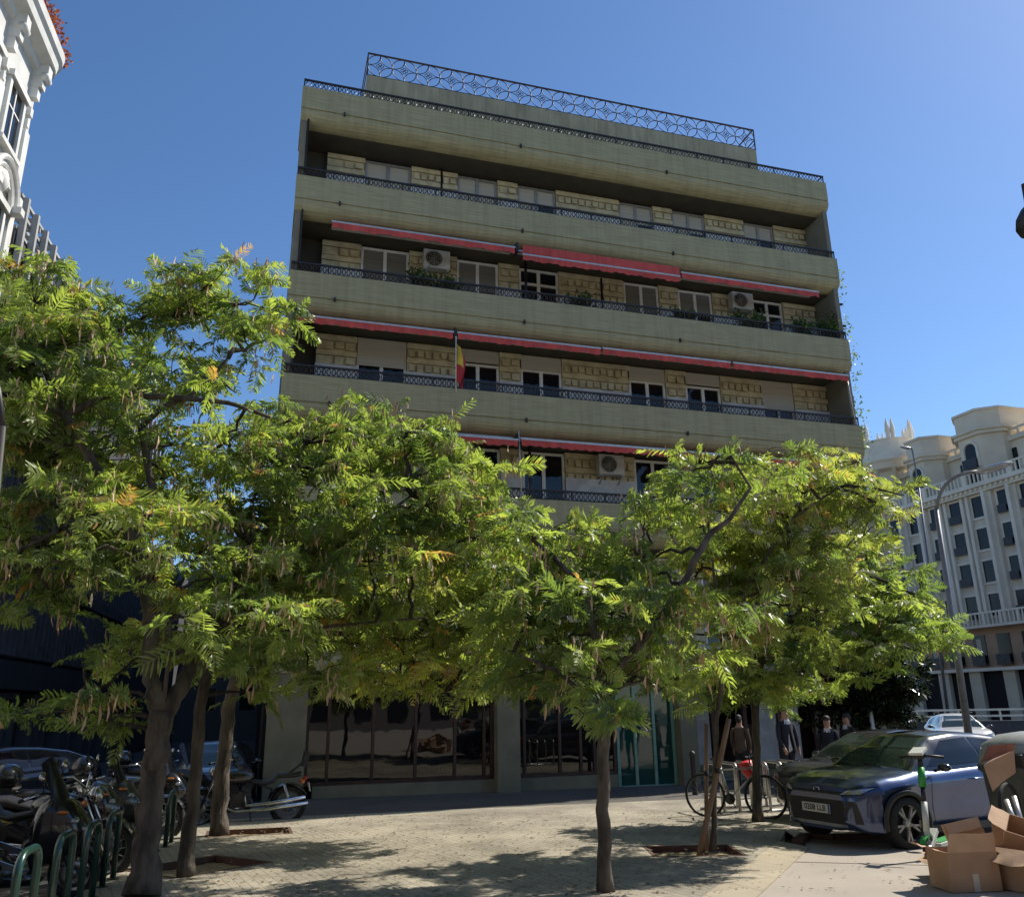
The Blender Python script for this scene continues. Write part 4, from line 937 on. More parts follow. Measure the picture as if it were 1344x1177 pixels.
# balcony plants
def balcony_plant(x, z, h, w_, label, n=420, out=.30):
    h *= 1.35; w_ *= 1.25
    r = empty('potted_plant', label, 'plant', bl(x, out, z), FYAW, 'plants on the balconies')
    mb = MB(); mb.lathe([(.001, 0), (.1, 0), (.14, .24), (.155, .24), (.155, .28), (.12, .28), (.12, .25), (.001, .25)], 14); mb.build('pot', 'pot', r)
    mb = MB(); pts = []
    for k in range(9):
        a_ = k*2.4; e = Vector((math.cos(a_)*w_*random.uniform(.3, 1), math.sin(a_)*.18, h*random.uniform(.55, 1)))
        pl = bez(Vector((0, 0, .25)), e, .1, 5, .03, RNG); mb.tube(pl, .008, 4)
        for q in range(n//9): t = random.random(); p = Vector((0, 0, .25)).lerp(e, .35+.65*t); pts.append((p.x+random.gauss(0, .09), p.y+random.gauss(0, .06), p.z+random.gauss(0, .08)))
    mb.build('stem', 'twig', r); leaf_cloud('foliage', 'balcleaf', r, pts, .13, RNG); return r
for a_ in ((3.55, 12.75, .75, .5, 'bushy balcony plant left of the left air conditioner'), (4.35, 12.75, .6, .45, 'low balcony plant under the left air conditioner'), (8.5, 12.75, .65, .4, 'dark balcony plant right of the transom window under the longest red awning'),
           (12.0, 12.75, .7, .45, 'balcony plant between two white windows right of the centre awning'), (14.3, 12.75, .8, .6, 'wide balcony plant under the right air conditioner'), (16.25, 12.75, .75, .5, 'balcony plant hanging over the rail near the right end'), (17.3, 12.75, 1.0, .4, 'tall pale balcony plant at the right corner')):
    balcony_plant(*a_)
vn = empty('climbing_plant', 'thin climbing plant along the right edge of the olive building', 'plant', bl(FW+.08, .3, 6), FYAW)
pts = []
for i in range(1500):
    z_ = random.random()**1.3*9.5; c = math.sin(z_*2.1)*.5+.5
    if random.random() < .35+.65*c: pts.append((abs(random.gauss(0, .10))*(1.4 if z_ < 7 else .6), random.uniform(-.35, .6), z_+random.gauss(0, .1)))
leaf_cloud('foliage', 'balcleaf', vn, pts, .11, RNG)
mb = MB(); mb.tube([(.02+.05*math.sin(k), .1*math.sin(k*1.7), k*.5) for k in range(20)], .012, 4); mb.build('stem', 'twig', vn)
for i in range(1): 
    mb = MB()
    for z_ in (6.9, 7.6, 8.4): mb.bx(.0, .12, -.1, .0, z_, z_+.04)
    mb.build('wall_hook', 'iron', vn)
# ================================================================ VEHICLES
def mirror(mb):
    v = list(mb.v); f = [list(x) for x in mb.f]; n = len(v)
    mb.v += [(a, -b, c) for a, b, c in v]; mb.f += [[n+i for i in x][::-1] for x in f]; mb.m += list(mb.m); mb.sm += list(mb.sm)
def lerp_tab(tab, x):
    for (x0, v0), (x1, v1) in zip(tab[:-1], tab[1:]):
        if x <= x1:
            t = max(0, min(1, (x-x0)/(x1-x0))); t = t*t*(3-2*t)*.5+t*.5; return v0+(v1-v0)*t
    return tab[-1][1]
def car(name, label, cat, loc, rz, paint, roofmat, plate=True, hatch=True, cladding=True, fine=True, group=None, roofrack=False, kx=1, kz=1, platetext=None):
    root = empty(name, label, cat, loc, rz, group); root.scale = (.96, .96, .96)
    HW = .9; XF, XR = 2.19, -2.18; WX = (1.32, -1.32); WR = .335; AR = .395
    top = [(-2.18, .98), (-2.0, 1.10), (-1.4, 1.12), (-.4, 1.04), (.6, 1.0), (1.0, 1.0), (1.5, .945), (1.9, .865), (2.08, .79), (2.19, .70)]
    cen = [(-2.18, .98), (-2.0, 1.10), (.9, 1.06), (1.4, 1.0), (1.85, .92), (2.06, .84), (2.19, .72)]
    wid = [(-2.18, .66), (-2.05, .78), (-1.75, .87), (-1.32, .905), (-.7, .86), (.4, .855), (.9, .87), (1.32, .905), (1.7, .86), (1.95, .77), (2.1, .66), (2.19, .52)]
    zbt = [(-2.18, .42), (-2.0, .30), (-1.6, .24), (1.6, .22), (2.0, .24), (2.19, .34)]
    xs_ = sorted(set([round(XR+(XF-XR)*i/110, 4) for i in range(111)]+[wx+s*AR for wx in WX for s in (-1, 1)]+[wx+s*(AR-.004) for wx in WX for s in (-1, 1)]))
    mb = MB(); rows = []
    for x in xs_:
        w_ = lerp_tab(wid, x); zt = lerp_tab(top, x); zc = max(zt, lerp_tab(cen, x)); zb = lerp_tab(zbt, x); ar = 0
        for wx in WX:
            if abs(x-wx) < AR: zb = max(zb, WR+math.sqrt(max(0, AR*AR-(x-wx)**2)))
            ar = max(ar, math.exp(-((x-wx)/.42)**2))
        zs = zt-.17; zs = max(zs, zb+.05); zm = zb+(zs-zb)*.45
        dip = .035*(1-ar) if abs(x) < 1.1 else .01
        rows.append([(x, 0, .24), (x, w_*.55, min(zb, .24)), (x, w_*.955, zb), (x, w_*.972+.01*ar, zb+.02), (x, w_*.985-dip, zm), (x, w_*.995+.012*ar-dip*.4, zb+(zs-zb)*.8), (x, w_+.012*ar, zs), (x, w_*.985, zs+.06), (x, w_*.93, zt-.035), (x, w_*.86, zt), (x, w_*.6, zt+(zc-zt)*.65), (x, 0, zc)])
    mb.grid(rows); n = len(rows[0]); mb.f.append(list(range(n))); mb.f.append([(len(rows)-1)*n+i for i in range(n)][::-1]); mb.m += [0, 0]; mb.sm += [False]*2
    mirror(mb); body = mb.build('body', paint, root, recalc=False)
    bvh = BVHTree.FromPolygons([Vector(v) for v in mb.v], mb.f)
    gt = [(-2.08, 1.05), (-1.75, 1.28), (-1.3, 1.44), (-.7, 1.53), (-.2, 1.555), (.25, 1.52), (.62, 1.33), (1.04, .98)]
    g = MB(); rows = []
    for i in range(49):
        x = -2.08+(3.12)*i/48; zt = lerp_tab(top, x)-.03; z_ = max(lerp_tab(gt, x), zt+.005); k = max(0, min(1, (z_-zt)/.5)); wb = lerp_tab(wid, x)*.905; wr = wb-(.235*k+.02)
        if x > .5: wb -= (x-.5)*.12
        rows.append([(x, wb, zt), (x, wb-(wb-wr)*.45, zt+(z_-zt)*.5), (x, wr, z_-.075*k), (x, wr-.05, z_-.03*k), (x, wr-.16, z_-.006*k), (x, 0, z_+.012*k)])
    g.grid(rows); mirror(g); gh = g.build('roof', roofmat, root)
    gb = BVHTree.FromPolygons([Vector(v) for v in g.v], g.f)
    def patch(nm, mat, corners, axis, parent, bv=bvh, eps=.006, nu=14, nv=6, both=True, thick=.004):
        """bilinear patch laid on the body; corners in 2-D: axis 'y' -> (x,z) from the side, 'x' -> (y,z) from the front"""
        m_ = MB(); (a, b_, c, d) = corners
        for s in ((1, -1) if both else (1,)):
            rr = []; ok = True
            for j in range(nv+1):
                row = []
                for i in range(nu+1):
                    u, v = i/nu, j/nv
                    p = [(a[k]*(1-u)+b_[k]*u)*(1-v)+(d[k]*(1-u)+c[k]*u)*v for k in (0, 1)]
                    if axis == 'y': o_, dr = Vector((p[0], 3, p[1])), Vector((0, -1, 0))
                    elif axis == 'x': o_, dr = Vector((4, p[0], p[1])), Vector((-1, 0, 0))
                    elif axis == '-x': o_, dr = Vector((-4, p[0], p[1])), Vector((1, 0, 0))
                    h, nr, _, _ = bv.ray_cast(o_, dr)
                    if h is None: h = o_+dr*(2.2 if axis == 'y' else 2.0)
                    q = h-dr*eps; row.append((q.x, q.y*s, q.z))
                rr.append(row)
            m_.grid(rr)
        return m_.build(nm, mat, parent, recalc=False)
    # glazing
    ws = [(-.60, 1.0), (.60, 1.0)]
    patch('windscreen', M['carglass'], [(-.66, 1.035), (.66, 1.035), (.50, 1.475), (-.50, 1.475)], 'x', gh, gb, both=False, nu=20, nv=10)
    patch('side_window', 'glass', [(-.42, 1.09), (.66, 1.06), (.12, 1.43), (-.42, 1.465)], 'y', gh, gb)
    patch('side_window', 'glass', [(-1.28, 1.15), (-.47, 1.10), (-.47, 1.465), (-1.0, 1.40)], 'y', gh, gb)
    patch('rear_window', 'glass', [(-.5, 1.13), (.5, 1.13), (.42, 1.36), (-.42, 1.36)], '-x', gh, gb, both=False)
    # front end
    patch('lower_grille', 'black', [(-.46, .32), (.46, .32), (.62, .62), (-.62, .62)], 'x', body, both=False, nu=24)
    patch('upper_grille', 'black', [(-.50, .70), (.50, .70), (.52, .745), (-.52, .745)], 'x', body, both=False, nu=24)
    patch('headlight', 'lens', [(.45, .705), (.70, .725), (.80, .815), (.52, .765)], 'x', body, eps=.009)
    patch('headlight_frame', 'black', [(.43, .69), (.72, .71), (.84, .845), (.50, .785)], 'x', body, eps=.005)
    patch('fog_recess', 'black', [(.62, .34), (.70, .34), (.66, .60), (.60, .62)], 'x', body, eps=.007)
    patch('bumper_lip', 'silverp' if fine else 'black', [(-.50, .285), (.50, .285), (.52, .325), (-.52, .325)], 'x', body, eps=.014, both=False, nu=20)
    if plate:
        o = MB(); h, _, _, _ = bvh.ray_cast(Vector((4, 0, .5)), Vector((-1, 0, 0))); xx = h.x+.03
        o.box((xx, 0, .50), (.012, .52, .115)); pl_ = o.build('number_plate', 'plate', body)
        o = MB(); o.box((xx+.004, .24, .50), (.012, .035, .108)); o.build('blue_band', 'bluepaper', pl_)
        if platetext and False:
            cu = bpy.data.curves.new('plate_lettering', 'FONT'); cu.body = platetext; cu.size = .105; cu.align_x = 'CENTER'; cu.align_y = 'CENTER'; cu.extrude = .001; cu.offset = .002
            t_ = bpy.data.objects.new('plate_lettering', cu); COL.objects.link(t_); cu.materials.append(M['black'])
            t_.parent = pl_; t_.location = (xx+.009, -.015, .50); t_.rotation_euler = (PI/2, 0, PI/2)
    o = MB(); m_ = Matrix.Translation((2.14, 0, .745)) @ Matrix.Rotation(PI/2, 4, 'Y') @ Matrix.Diagonal((.7, 1, 1, 1)); o.lathe([(.045, 0), (.06, 0), (.06, .03), (.045, .03), (.045, 0)], 20, mat=m_); o.build('badge', 'chrome', body)
    # seams
    def seam(pts, nm='door_seam', wd=.004):
        m2 = MB()
        for s in (1, -1):
            out = []
            for x, z_ in pts:
                h, _, _, _ = bvh.ray_cast(Vector((x, 3, z_)), Vector((0, -1, 0)))
                if h: out.append((h.x, (h.y+.001)*s, h.z))
            if len(out) > 1: m2.tube(out, wd, 4, cap=False)
        m2.build(nm, 'black', body)
    if fine:
        seam([(.78, .32+.05*i) for i in range(14)]); seam([(-.46, .30+.05*i) for i in range(15)]); seam([(-1.02+.03*max(0, i-5)*0, .55+.05*i) for i in range(10)]); seam([(.78-.05*i, .315) for i in range(26)])
        m2 = MB()
        for s in (1, -1):
            m2.tube([(.0, .885*s, .86), (-.05, .905*s, .862), (-.2, .905*s, .862), (-.26, .88*s, .86)], .012, 6)
        m2.build('door_handle', paint, body)
    for s in (1, -1):
        m2 = MB(); m2.ball((.62, .98*s, 1.06), .1, 12, sc=(.75, 1, .62)); m2.tube([(.66, .84*s, 1.0), (.64, .93*s, 1.04)], .025, 6); mi_ = m2.build('wing_mirror', 'blackp', root)
    # arch cladding and sill
    if cladding:
        m2 = MB()
        for s in (1, -1):
            for wx in WX:
                a0 = math.asin(min(1, (WR-.26)/AR)); rr = []
                for k in range(25):
                    t = -a0+(PI+2*a0)*k/24; rw = []
                    for q, dy in ((AR-.03, -.05), (AR-.03, .012), (AR+.03, .016), (AR+.045, .0)):
                        x = wx+q*math.cos(t); z_ = WR+q*math.sin(t); xx = wx+(AR+.05)*math.cos(t)
                        rw.append((x, (lerp_tab(wid, x)+.008+dy)*s, max(z_, .2)))
                    rr.append(rw)
                m2.grid(rr)
            m2.box((0, .868*s, .245), (1.86, .05, .09))
        m2.build('wheel_arch_trim', 'black', body)
    # dark liner
    m2 = MB(); m2.bx(-1.95, 1.9, -.60, .60, .25, .60)
    for wx in WX:
        for s in (1, -1): m2.box((wx, .62*s, .48), (.86, .10, .60))
    m2.build('wheel_well', 'dark', root)
    for wx in WX:
        for s in (1, -1):
            mt = Matrix.Translation((wx, .79*s, WR)) @ Matrix.Rotation(-PI/2*s, 4, 'X')
            m2 = MB(); m2.lathe([(.23, -.1), (.30, -.105), (.328, -.085), (.335, -.04), (.335, .04), (.328, .085), (.30, .105), (.23, .1)], 36, mat=mt); ty = m2.build('wheel', 'rubber', root)
            m2 = MB(); m2.lathe([(.235, -.095), (.225, -.05), (.225, .06), (.236, .098), (.243, .098)], 36, mat=mt, mi=0); m2.lathe([(.001, .0), (.225, .0)], 24, mat=mt, mi=0)
            m2.lathe([(.001, .075), (.045, .075), (.055, .03)], 16, mat=mt, mi=1)
            for k in range(5):
                a_ = 2*PI*k/5+.3
                for da in (-.2, .2):
                    mm = mt @ Matrix.Rotation(a_+da*.55, 4, 'Z') @ Matrix.Translation((.135, 0, .066)) @ Matrix.Rotation(da*.75, 4, 'Z')
                    m2.box((0, 0, 0), (.19, .026, .028), mi=1, mat=mm)
                mm = mt @ Matrix.Rotation(a_+.22, 4, 'Z') @ Matrix.Translation((.222, 0, .07)); m2.box((0, 0, 0), (.018, .1, .02), mi=1, mat=mm)
            m2.build('rim', ['black', 'alu'], ty)
    if roofrack:
        m2 = MB()
        for s in (1, -1): m2.tube([(-1.3, .5*s, 1.47), (-1.1, .55*s, 1.56), (.0, .56*s, 1.60), (.15, .55*s, 1.56)], .018, 6)
        m2.build('roof_rail', 'black', root)
    m2 = MB()
    if fine and platetext:
        cu = bpy.data.curves.new('plate_lettering', 'FONT'); cu.body = platetext; cu.size = .105; cu.align_x = 'CENTER'; cu.align_y = 'CENTER'; cu.extrude = .001; cu.offset = .002
        t_ = bpy.data.objects.new('tmp', cu); COL.objects.link(t_); bpy.context.view_layer.update(); me_ = bpy.data.meshes.new_from_object(t_.evaluated_get(bpy.context.evaluated_depsgraph_get())); bpy.data.objects.remove(t_)
        h, _, _, _ = bvh.ray_cast(Vector((4, 0, .5)), Vector((-1, 0, 0)))
        me_.transform(Matrix.Translation((h.x+.039, -.015, .50)) @ Euler((PI/2, 0, PI/2)).to_matrix().to_4x4()); me_.materials.clear(); me_.materials.append(M['black'])
        t_ = bpy.data.objects.new('plate_lettering', me_); COL.objects.link(t_); t_.parent = pl_
    if fine:   # wipers
        m2.tube([(1.0, .35, 1.03), (.93, -.15, 1.085)], .008, 4); m2.tube([(1.0, -.2, 1.03), (.93, -.6, 1.075)], .008, 4); m2.build('wiper', 'black', gh)
    def sq(o_):
        if o_.type == 'MESH' and not o_.name.startswith(('wheel.', 'rim')) and o_.name != 'wheel':
            for v in o_.data.vertices:
                if v.co.z > .62: v.co.z = .62+(v.co.z-.62)*.88
                if v.co.x > 1.7: v.co.x = 1.7+(v.co.x-1.7)*.72
        for c_ in kids(o_): sq(c_)
    for c_ in kids(root): sq(c_)
    return root
M['carglass'] = glass_mat('windscreen_glass', (.035, .055, .045), .04, 1.8)
M['carblue'] = pm('blue_metallic', (.05, .078, .17), (.044, .068, .15), scale=3, rough=.28, metal=.7, coat=1)
M['cargrey'] = pm('dark_grey_metallic', (.05, .055, .06), (.045, .048, .053), rough=.28, metal=.5, coat=1)
M['carwhite'] = pm('white_car_paint', (.60, .60, .58), (.56, .56, .54), rough=.3, coat=.8)
M['cardark'] = pm('black_car_paint', (.03, .034, .045), (.026, .03, .04), rough=.25, coat=1, metal=.3)
HD = FYAW+PI+.14
def cpos(px, py, y): p = at(px, py, y); return p
fwp = at(1197, 1122, 11.5); fw = Vector((fwp.x, 11.5, 0)); hv = Vector((math.cos(HD), math.sin(HD), 0)); lv_ = Vector((-hv.y, hv.x, 0))    # left side of the car faces the camera
c0 = fw-hv*1.32-lv_*.86
c1 = car('parked_car', 'blue crossover car with black roof parked nearest at the right', 'car', G(c0.x, c0.y, .09), HD, 'carblue', 'blackp', fine=True, group='cars parked in the bay at the right', platetext='0208 LLB')
c2p = c0-lv_*2.25-hv*1.75
car('parked_car', 'dark grey car mostly hidden behind the blue crossover', 'car', G(c2p.x, c2p.y, .09), HD, 'cargrey', 'cargrey', fine=True, group='cars parked in the bay at the right', platetext='9176 KDN')
vp = at(1250, 975, 30)
car('parked_car', 'white car facing this way beyond the blue crossover roof', 'car', (vp.x+.75, 31, gz(0, 31)+.42), -PI/2-.30, 'carwhite', 'carwhite', fine=False, roofrack=True, group=None)
car('parked_car', 'dark car parked at the far left edge behind the motorcycles', 'car', G(-10.4, 17.4, .0), -PI/2-.5, 'cardark', 'cardark', fine=False)
vq = at(285, 990, 20.5); car('parked_car', 'grey car glimpsed between the two thin trunks at the left', 'car', (vq.x, 20.5, gz(0, 20.5)), -PI/2+.25, 'cargrey', 'cargrey', fine=False)
car('parked_car', 'white car mirrored in the glass of the shop front', 'car', (13.2, 6.0, -.1), 2.6, 'carwhite', 'blackp', fine=False)
# ---------------------------------------------------------------- motorcycles
def wheel(r, x, z, R_, w_=.06, spokes=10, nm='wheel', disc=True, y=0):
    mt = Matrix.Translation((x, y, z)) @ Matrix.Rotation(PI/2, 4, 'X')
    m2 = MB(); pr = [(R_-.09, -w_*.6)]+[(R_-.05+.05*math.cos(t), w_*math.sin(t)) for t in np.linspace(-1.4, 1.4, 8)]+[(R_-.09, w_*.6), (R_-.09, -w_*.6)]
    m2.lathe(pr, 28, mat=mt); o = m2.build(nm, 'rubber', r)
    m2 = MB(); m2.lathe([(R_-.088, -w_*.55), (R_-.11, 0), (R_-.088, w_*.55)], 28, mat=mt); m2.lathe([(.001, -.05), (.045, -.05), (.045, .05), (.001, .05)], 12, mat=mt)
    for k in range(spokes):
        a_ = 2*PI*k/spokes; m2.tube([mt @ Vector((.04*math.cos(a_), .04*math.sin(a_), .02*(-1)**k)), mt @ Vector(((R_-.1)*math.cos(a_+.12), (R_-.1)*math.sin(a_+.12), 0))], .006 if spokes > 6 else .02, 5)
    if disc: m2.lathe([(.06, .055), (.13, .055), (.13, .06), (.06, .06), (.06, .055)], 24, mat=mt)
    m2.build('rim', 'steel', o); return o
def cruiser(label, loc, rz, paint='blackp', box=True, group='motorcycles parked along the left kerb'):
    r = empty('motorcycle', label, 'motorcycle', loc, rz, group)
    wheel(r, .80, .33, .33, .055, 14); wheel(r, -.72, .33, .33, .075, 12)
    mb = MB()
    for s in (-.1, .1): mb.tube([(.80, s, .33), (.52, s, .92), (.47, s, 1.02)], .024, 8)
    mb.box((.5, 0, .95), (.1, .26, .04), ry=.5); mb.build('fork', 'chrome', r)
    mb = MB(); mb.tube([(.5, 0, 1.0), (.46, .12, 1.08), (.42, .28, 1.16), (.24, .40, 1.14)], .014, 7); mb.tube([(.5, 0, 1.0), (.46, -.12, 1.08), (.42, -.28, 1.16), (.24, -.40, 1.14)], .014, 7); h_ = mb.build('handlebar', 'chrome', r)
    mb = MB()
    for s in (-1, 1): mb.tube([(.30, .36*s, 1.145), (.19, .43*s, 1.135)], .022, 8); mb.tube([(.34, .33*s, 1.15), (.32, .4*s, 1.3)], .006, 5); mb.ball((.31, .43*s, 1.32), .06, 10, sc=(.3, 1, .7))
    mb.build('mirror', 'black', h_)
    mb = MB(); mb.ball((.60, 0, .93), .10, 14, sc=(.85, 1, 1)); mb.lathe([(.10, 0), (.105, .02), (.09, .035)], 18, mat=Matrix.Translation((.62, 0, .93)) @ Matrix.Rotation(PI/2, 4, 'Y')); mb.build('headlight', 'chrome', r)
    mb = MB(); mb.ball((.64, 0, .93), .082, 12, sc=(.6, 1, 1)); mb.build('lens', 'lens', r)
    mb = MB()
    for s in (-1, 1): mb.ball((.56, .17*s, .86), .035, 8); mb.ball((-.95, .16*s, .72), .035, 8)
    mb.build('indicator', 'amber', r)
    mb = MB(); mb.ball((.2, 0, .83), .3, 16, sc=(1.05, .5, .47)); mb.build('tank', paint, r)
    mb = MB(); rows = []
    for x, z_, w_ in ((.0, .78, .05), (-.1, .74, .11), (-.3, .71, .15), (-.45, .76, .13), (-.5, .83, .12), (-.8, .83, .10), (-.92, .85, .05)):
        rows.append([(x, w_*math.cos(t), z_+.045*math.sin(t)) for t in np.linspace(0, 2*PI, 13)[:-1]])
    mb.grid(rows, closed=True); mb.build('seat', 'black', r)
    mb = MB(); mb.box((.12, 0, .45), (.34, .22, .24)); mb.lathe([(.06, -.15), (.1, -.14), (.1, .14), (.06, .15)], 16, mat=Matrix.Translation((.0, 0, .40)) @ Matrix.Rotation(PI/2, 4, 'X'))
    for dx, ry in ((.24, .5), (.0, -.5)):
        for k in range(7): mb.box((dx*.6+math.sin(ry)*.04*k+.06, 0, .56+.035*k*math.cos(ry)), (.15, .17, .014), ry=ry)
    mb.tube([(.52, 0, .9), (.3, 0, .62), (.42, 0, .28), (-.3, 0, .26), (-.42, 0, .6), (-.1, 0, .72), (.4, 0, .88)], .02, 6)
    mb.build('engine', 'darkmetal', r)
    mb = MB(); mb.tube([(.3, .12, .5), (.42, .14, .36), (.2, .16, .27), (-.3, .17, .28), (-1.05, .18, .36)], [.022, .022, .025, .042, .045], 10); mb.tube([(.05, .12, .55), (.02, .16, .36), (-.4, .17, .38), (-1.0, .18, .46)], [.022, .022, .04, .042], 10); mb.build('exhaust', 'chrome', r)
    mb = MB()
    for (cx, a0, a1, w_, rr_) in ((.80, .5, 2.6, .07, .365), (-.72, .3, 2.7, .1, .375)):
        rows = []
        for k in range(15):
            t = a0+(a1-a0)*k/14; rows.append([(cx+(rr_-.012*abs(j-2))*math.cos(t), w_*(j-2)/2, .33+(rr_-.02*abs(j-2))*math.sin(t)) for j in range(5)])
        mb.grid(rows)
    mb.build('fender', paint, r)
    mb = MB(); mb.tube([(-.74, .14, .34), (-.62, .14, .68)], .028, 8); mb.tube([(-.74, -.14, .34), (-.62, -.14, .68)], .028, 8); mb.build('shock', 'steel', r)
    if box:
        mb = MB(); mb.tube([(-.7, .1, .85), (-.92, .08, 1.02), (-.98, .06, 1.12)], .014, 6); mb.tube([(-.7, -.1, .85), (-.92, -.08, 1.02), (-.98, -.06, 1.12)], .014, 6); mb.box((-.99, 0, 1.10), (.10, .30, .26), ry=-.15, taper=.85); mb.build('sissy_bar', 'black', r, bevel=.02)
    mb = MB(); mb.box((-1.08, 0, .62), (.012, .2, .15), ry=.2); mb.build('number_plate', 'plate', r)
    mb = MB(); mb.ball((-1.0, 0, .76), .045, 10); mb.build('tail_light', 'redlens', r)
    mb = MB(); mb.tube([(-.05, .12, .3), (-.08, .26, .02)], .013, 6); mb.box((-.08, .27, .01), (.06, .04, .02)); mb.build('kickstand', 'darkmetal', r)
    return r
def scooter(label, loc, rz, paint='blackp', screen=True, topcase=False, accent=None, group='motorcycles parked along the left kerb', lean=.1):
    r = empty('motor_scooter', label, 'scooter', loc, rz, group); r.rotation_euler = (lean, 0, rz)
    wheel(r, .72, .26, .26, .06, 5); wheel(r, -.66, .26, .26, .07, 5)
    def shell(secs, nm, mat, n=14):
        m2 = MB(); rows = []
        for x, z0, z1, w_ in secs: rows.append([(x, w_*math.cos(t)*(1 if abs(math.cos(t)) < .7 else .97), (z0+z1)/2+(z1-z0)/2*math.copysign(abs(math.sin(t))**.7, math.sin(t))) for t in np.linspace(0, 2*PI, n+1)[:-1]])
        m2.grid(rows, closed=True); m2.f.append(list(range(n))[::-1]); m2.f.append([(len(rows)-1)*n+i for i in range(n)]); m2.m += [0, 0]; m2.sm += [False, False]
        return m2.build(nm, mat, r)
    shell([(.86, .62, .70, .05), (.80, .52, .80, .14), (.66, .42, .98, .21), (.5, .36, 1.05, .25), (.38, .32, 1.0, .24), (.32, .30, .9, .2)], 'front_fairing', paint)
    shell([(.4, .18, .34, .2), (.1, .16, .32, .22), (-.1, .17, .50, .22), (-.25, .25, .72, .2), (-.5, .42, .78, .2), (-.8, .52, .80, .15), (-.98, .66, .78, .07)], 'tail_fairing', paint)
    shell([(.0, .60, .70, .08), (-.1, .66, .80, .16), (-.3, .72, .83, .17), (-.5, .76, .90, .15), (-.75, .78, .90, .13), (-.86, .80, .86, .06)], 'seat', 'black')
    shell([(.98, .30, .40, .05), (.88, .44, .56, .08), (.72, .50, .60, .085), (.52, .42, .56, .08), (.44, .36, .46, .05)], 'fender', paint)
    mb = MB()
    for s in (-.09, .09): mb.tube([(.72, s, .26), (.58, s, .62)], .02, 7)
    mb.tube([(.5, 0, .9), (.42, 0, 1.06)], .03, 7); mb.build('fork', 'darkmetal', r)
    mb = MB()
    for s in (-1, 1): mb.tube([(.44, 0, 1.04), (.40, .16*s, 1.09), (.30, .36*s, 1.07)], .014, 6)
    h_ = mb.build('handlebar', 'chrome', r)
    mb = MB()
    for s in (-1, 1): mb.tube([(.35, .24*s, 1.08), (.26, .38*s, 1.06)], .021, 8); mb.tube([(.42, .2*s, 1.08), (.44, .27*s, 1.24)], .007, 5)
    mb.build('grip', 'black', h_)
    mb = MB()
    for s in (-1, 1): mb.ball((.44, .31*s, 1.28), .075, 12, sc=(.3, 1, .62))
    mb.build('mirror', 'chrome', h_)
    if screen:
        mb = MB(); rows = []
        for k in range(7):
            t = k/6; rows.append([(.60-.20*t+.05*(1-abs(u))-.04, .22*u*(1-.25*t), 1.0+.42*t-.05*u*u) for u in np.linspace(-1, 1, 9)])
        mb.grid(rows); mb.build('windscreen', M['screen'], r)
    mb = MB()
    for s in (-1, 1): mb.ball((.72, .11*s, .80), .07, 10, sc=(.7, 1, .55))
    mb.build('headlight', 'lens', r)
    mb = MB()
    for s in (-1, 1): mb.ball((.62, .19*s, .9), .05, 8, sc=(1.3, .4, .4)); mb.ball((-.86, .12*s, .72), .045, 8, sc=(1.2, .5, .5))
    mb.build('indicator', 'amber', r)
    mb = MB(); mb.ball((-.97, 0, .72), .06, 10, sc=(.5, 1.4, .6)); mb.build('tail_light', 'redlens', r)
    mb = MB(); mb.box((-.30, 0, .34), (.5, .16, .2)); mb.tube([(-.2, -.16, .3), (-.5, -.19, .32), (-.95, -.2, .42)], [.03, .05, .055], 10); mb.build('engine', 'darkmetal', r)
    mb = MB(); mb.box((-1.02, 0, .5), (.012, .2, .16), ry=.25); mb.build('number_plate', 'plate', r)
    if accent:
        mb = MB()
        for s in (-1, 1): mb.box((.1, .215*s, .42), (.5, .02, .06), rz=0, ry=.35); mb.box((-.6, .2*s, .66), (.44, .02, .05), ry=.12)
        mb.build('stripe', accent, r)
    if topcase:
        mb = MB(); mb.ball((-.98, 0, 1.08), .24, 14, sc=(.95, 1.05, .75)); mb.box((-.98, 0, .93), (.34, .36, .06)); mb.tube([(-.75, 0, .84), (-.95, 0, .92)], .03, 6); mb.build('top_case', 'blackp', r)
    mb = MB(); mb.tube([(-.1, .12, .2), (-.14, .24, .02)], .013, 6); mb.tube([(-.1, -.12, .2), (-.14, -.2, -.0)], .013, 6); mb.build('stand', 'darkmetal', r)
    return r
M['screen'] = glass_mat('smoked_screen', (.02, .02, .022), .1, 1.4)
cruiser('black cruiser motorcycle with chrome pipes and back rest beside the beige pier', G(-4.85, 16.1, -.0), 3.50)
scooter('dark maxi scooter with an orange indicator and tall screen nearest at the bottom left', G(-5.95, 8.6), .35, 'blackp', True, False, 'amber')
scooter('black scooter with chrome mirrors just right of the nearest maxi scooter', G(-5.35, 9.5), .15, 'blackp', True, False, 'silverp', lean=.14)
cruiser('black motorcycle with round headlight between the green hoops and the thick trunk', G(-5.6, 10.55), .1, 'blackp', False)
scooter('black scooter with a yellow stripe behind the thick forked trunk', G(-6.0, 11.6), .3, 'blackp', False, False, 'yellow')
scooter('grey scooter with a top case further back on the left kerb', G(-6.2, 12.7), .2, 'cargrey', True, True, None)
cruiser('dark motorcycle standing between the two thin left trunks', G(-6.3, 13.9), .15, 'cardark', False)
scooter('tall black scooter behind the cruiser next to the leaning trunk', G(-6.5, 15.4), .0, 'blackp', True, True, 'silverp')
scooter('black scooter with silver trim behind the cruiser near the building corner', G(-6.2, 17.9), -.2, 'blackp', True, True, 'silverp')
scooter('silver scooter farthest back by the left end of the building', G(-7.4, 18.8), -.1, 'silverp', True, True, None)
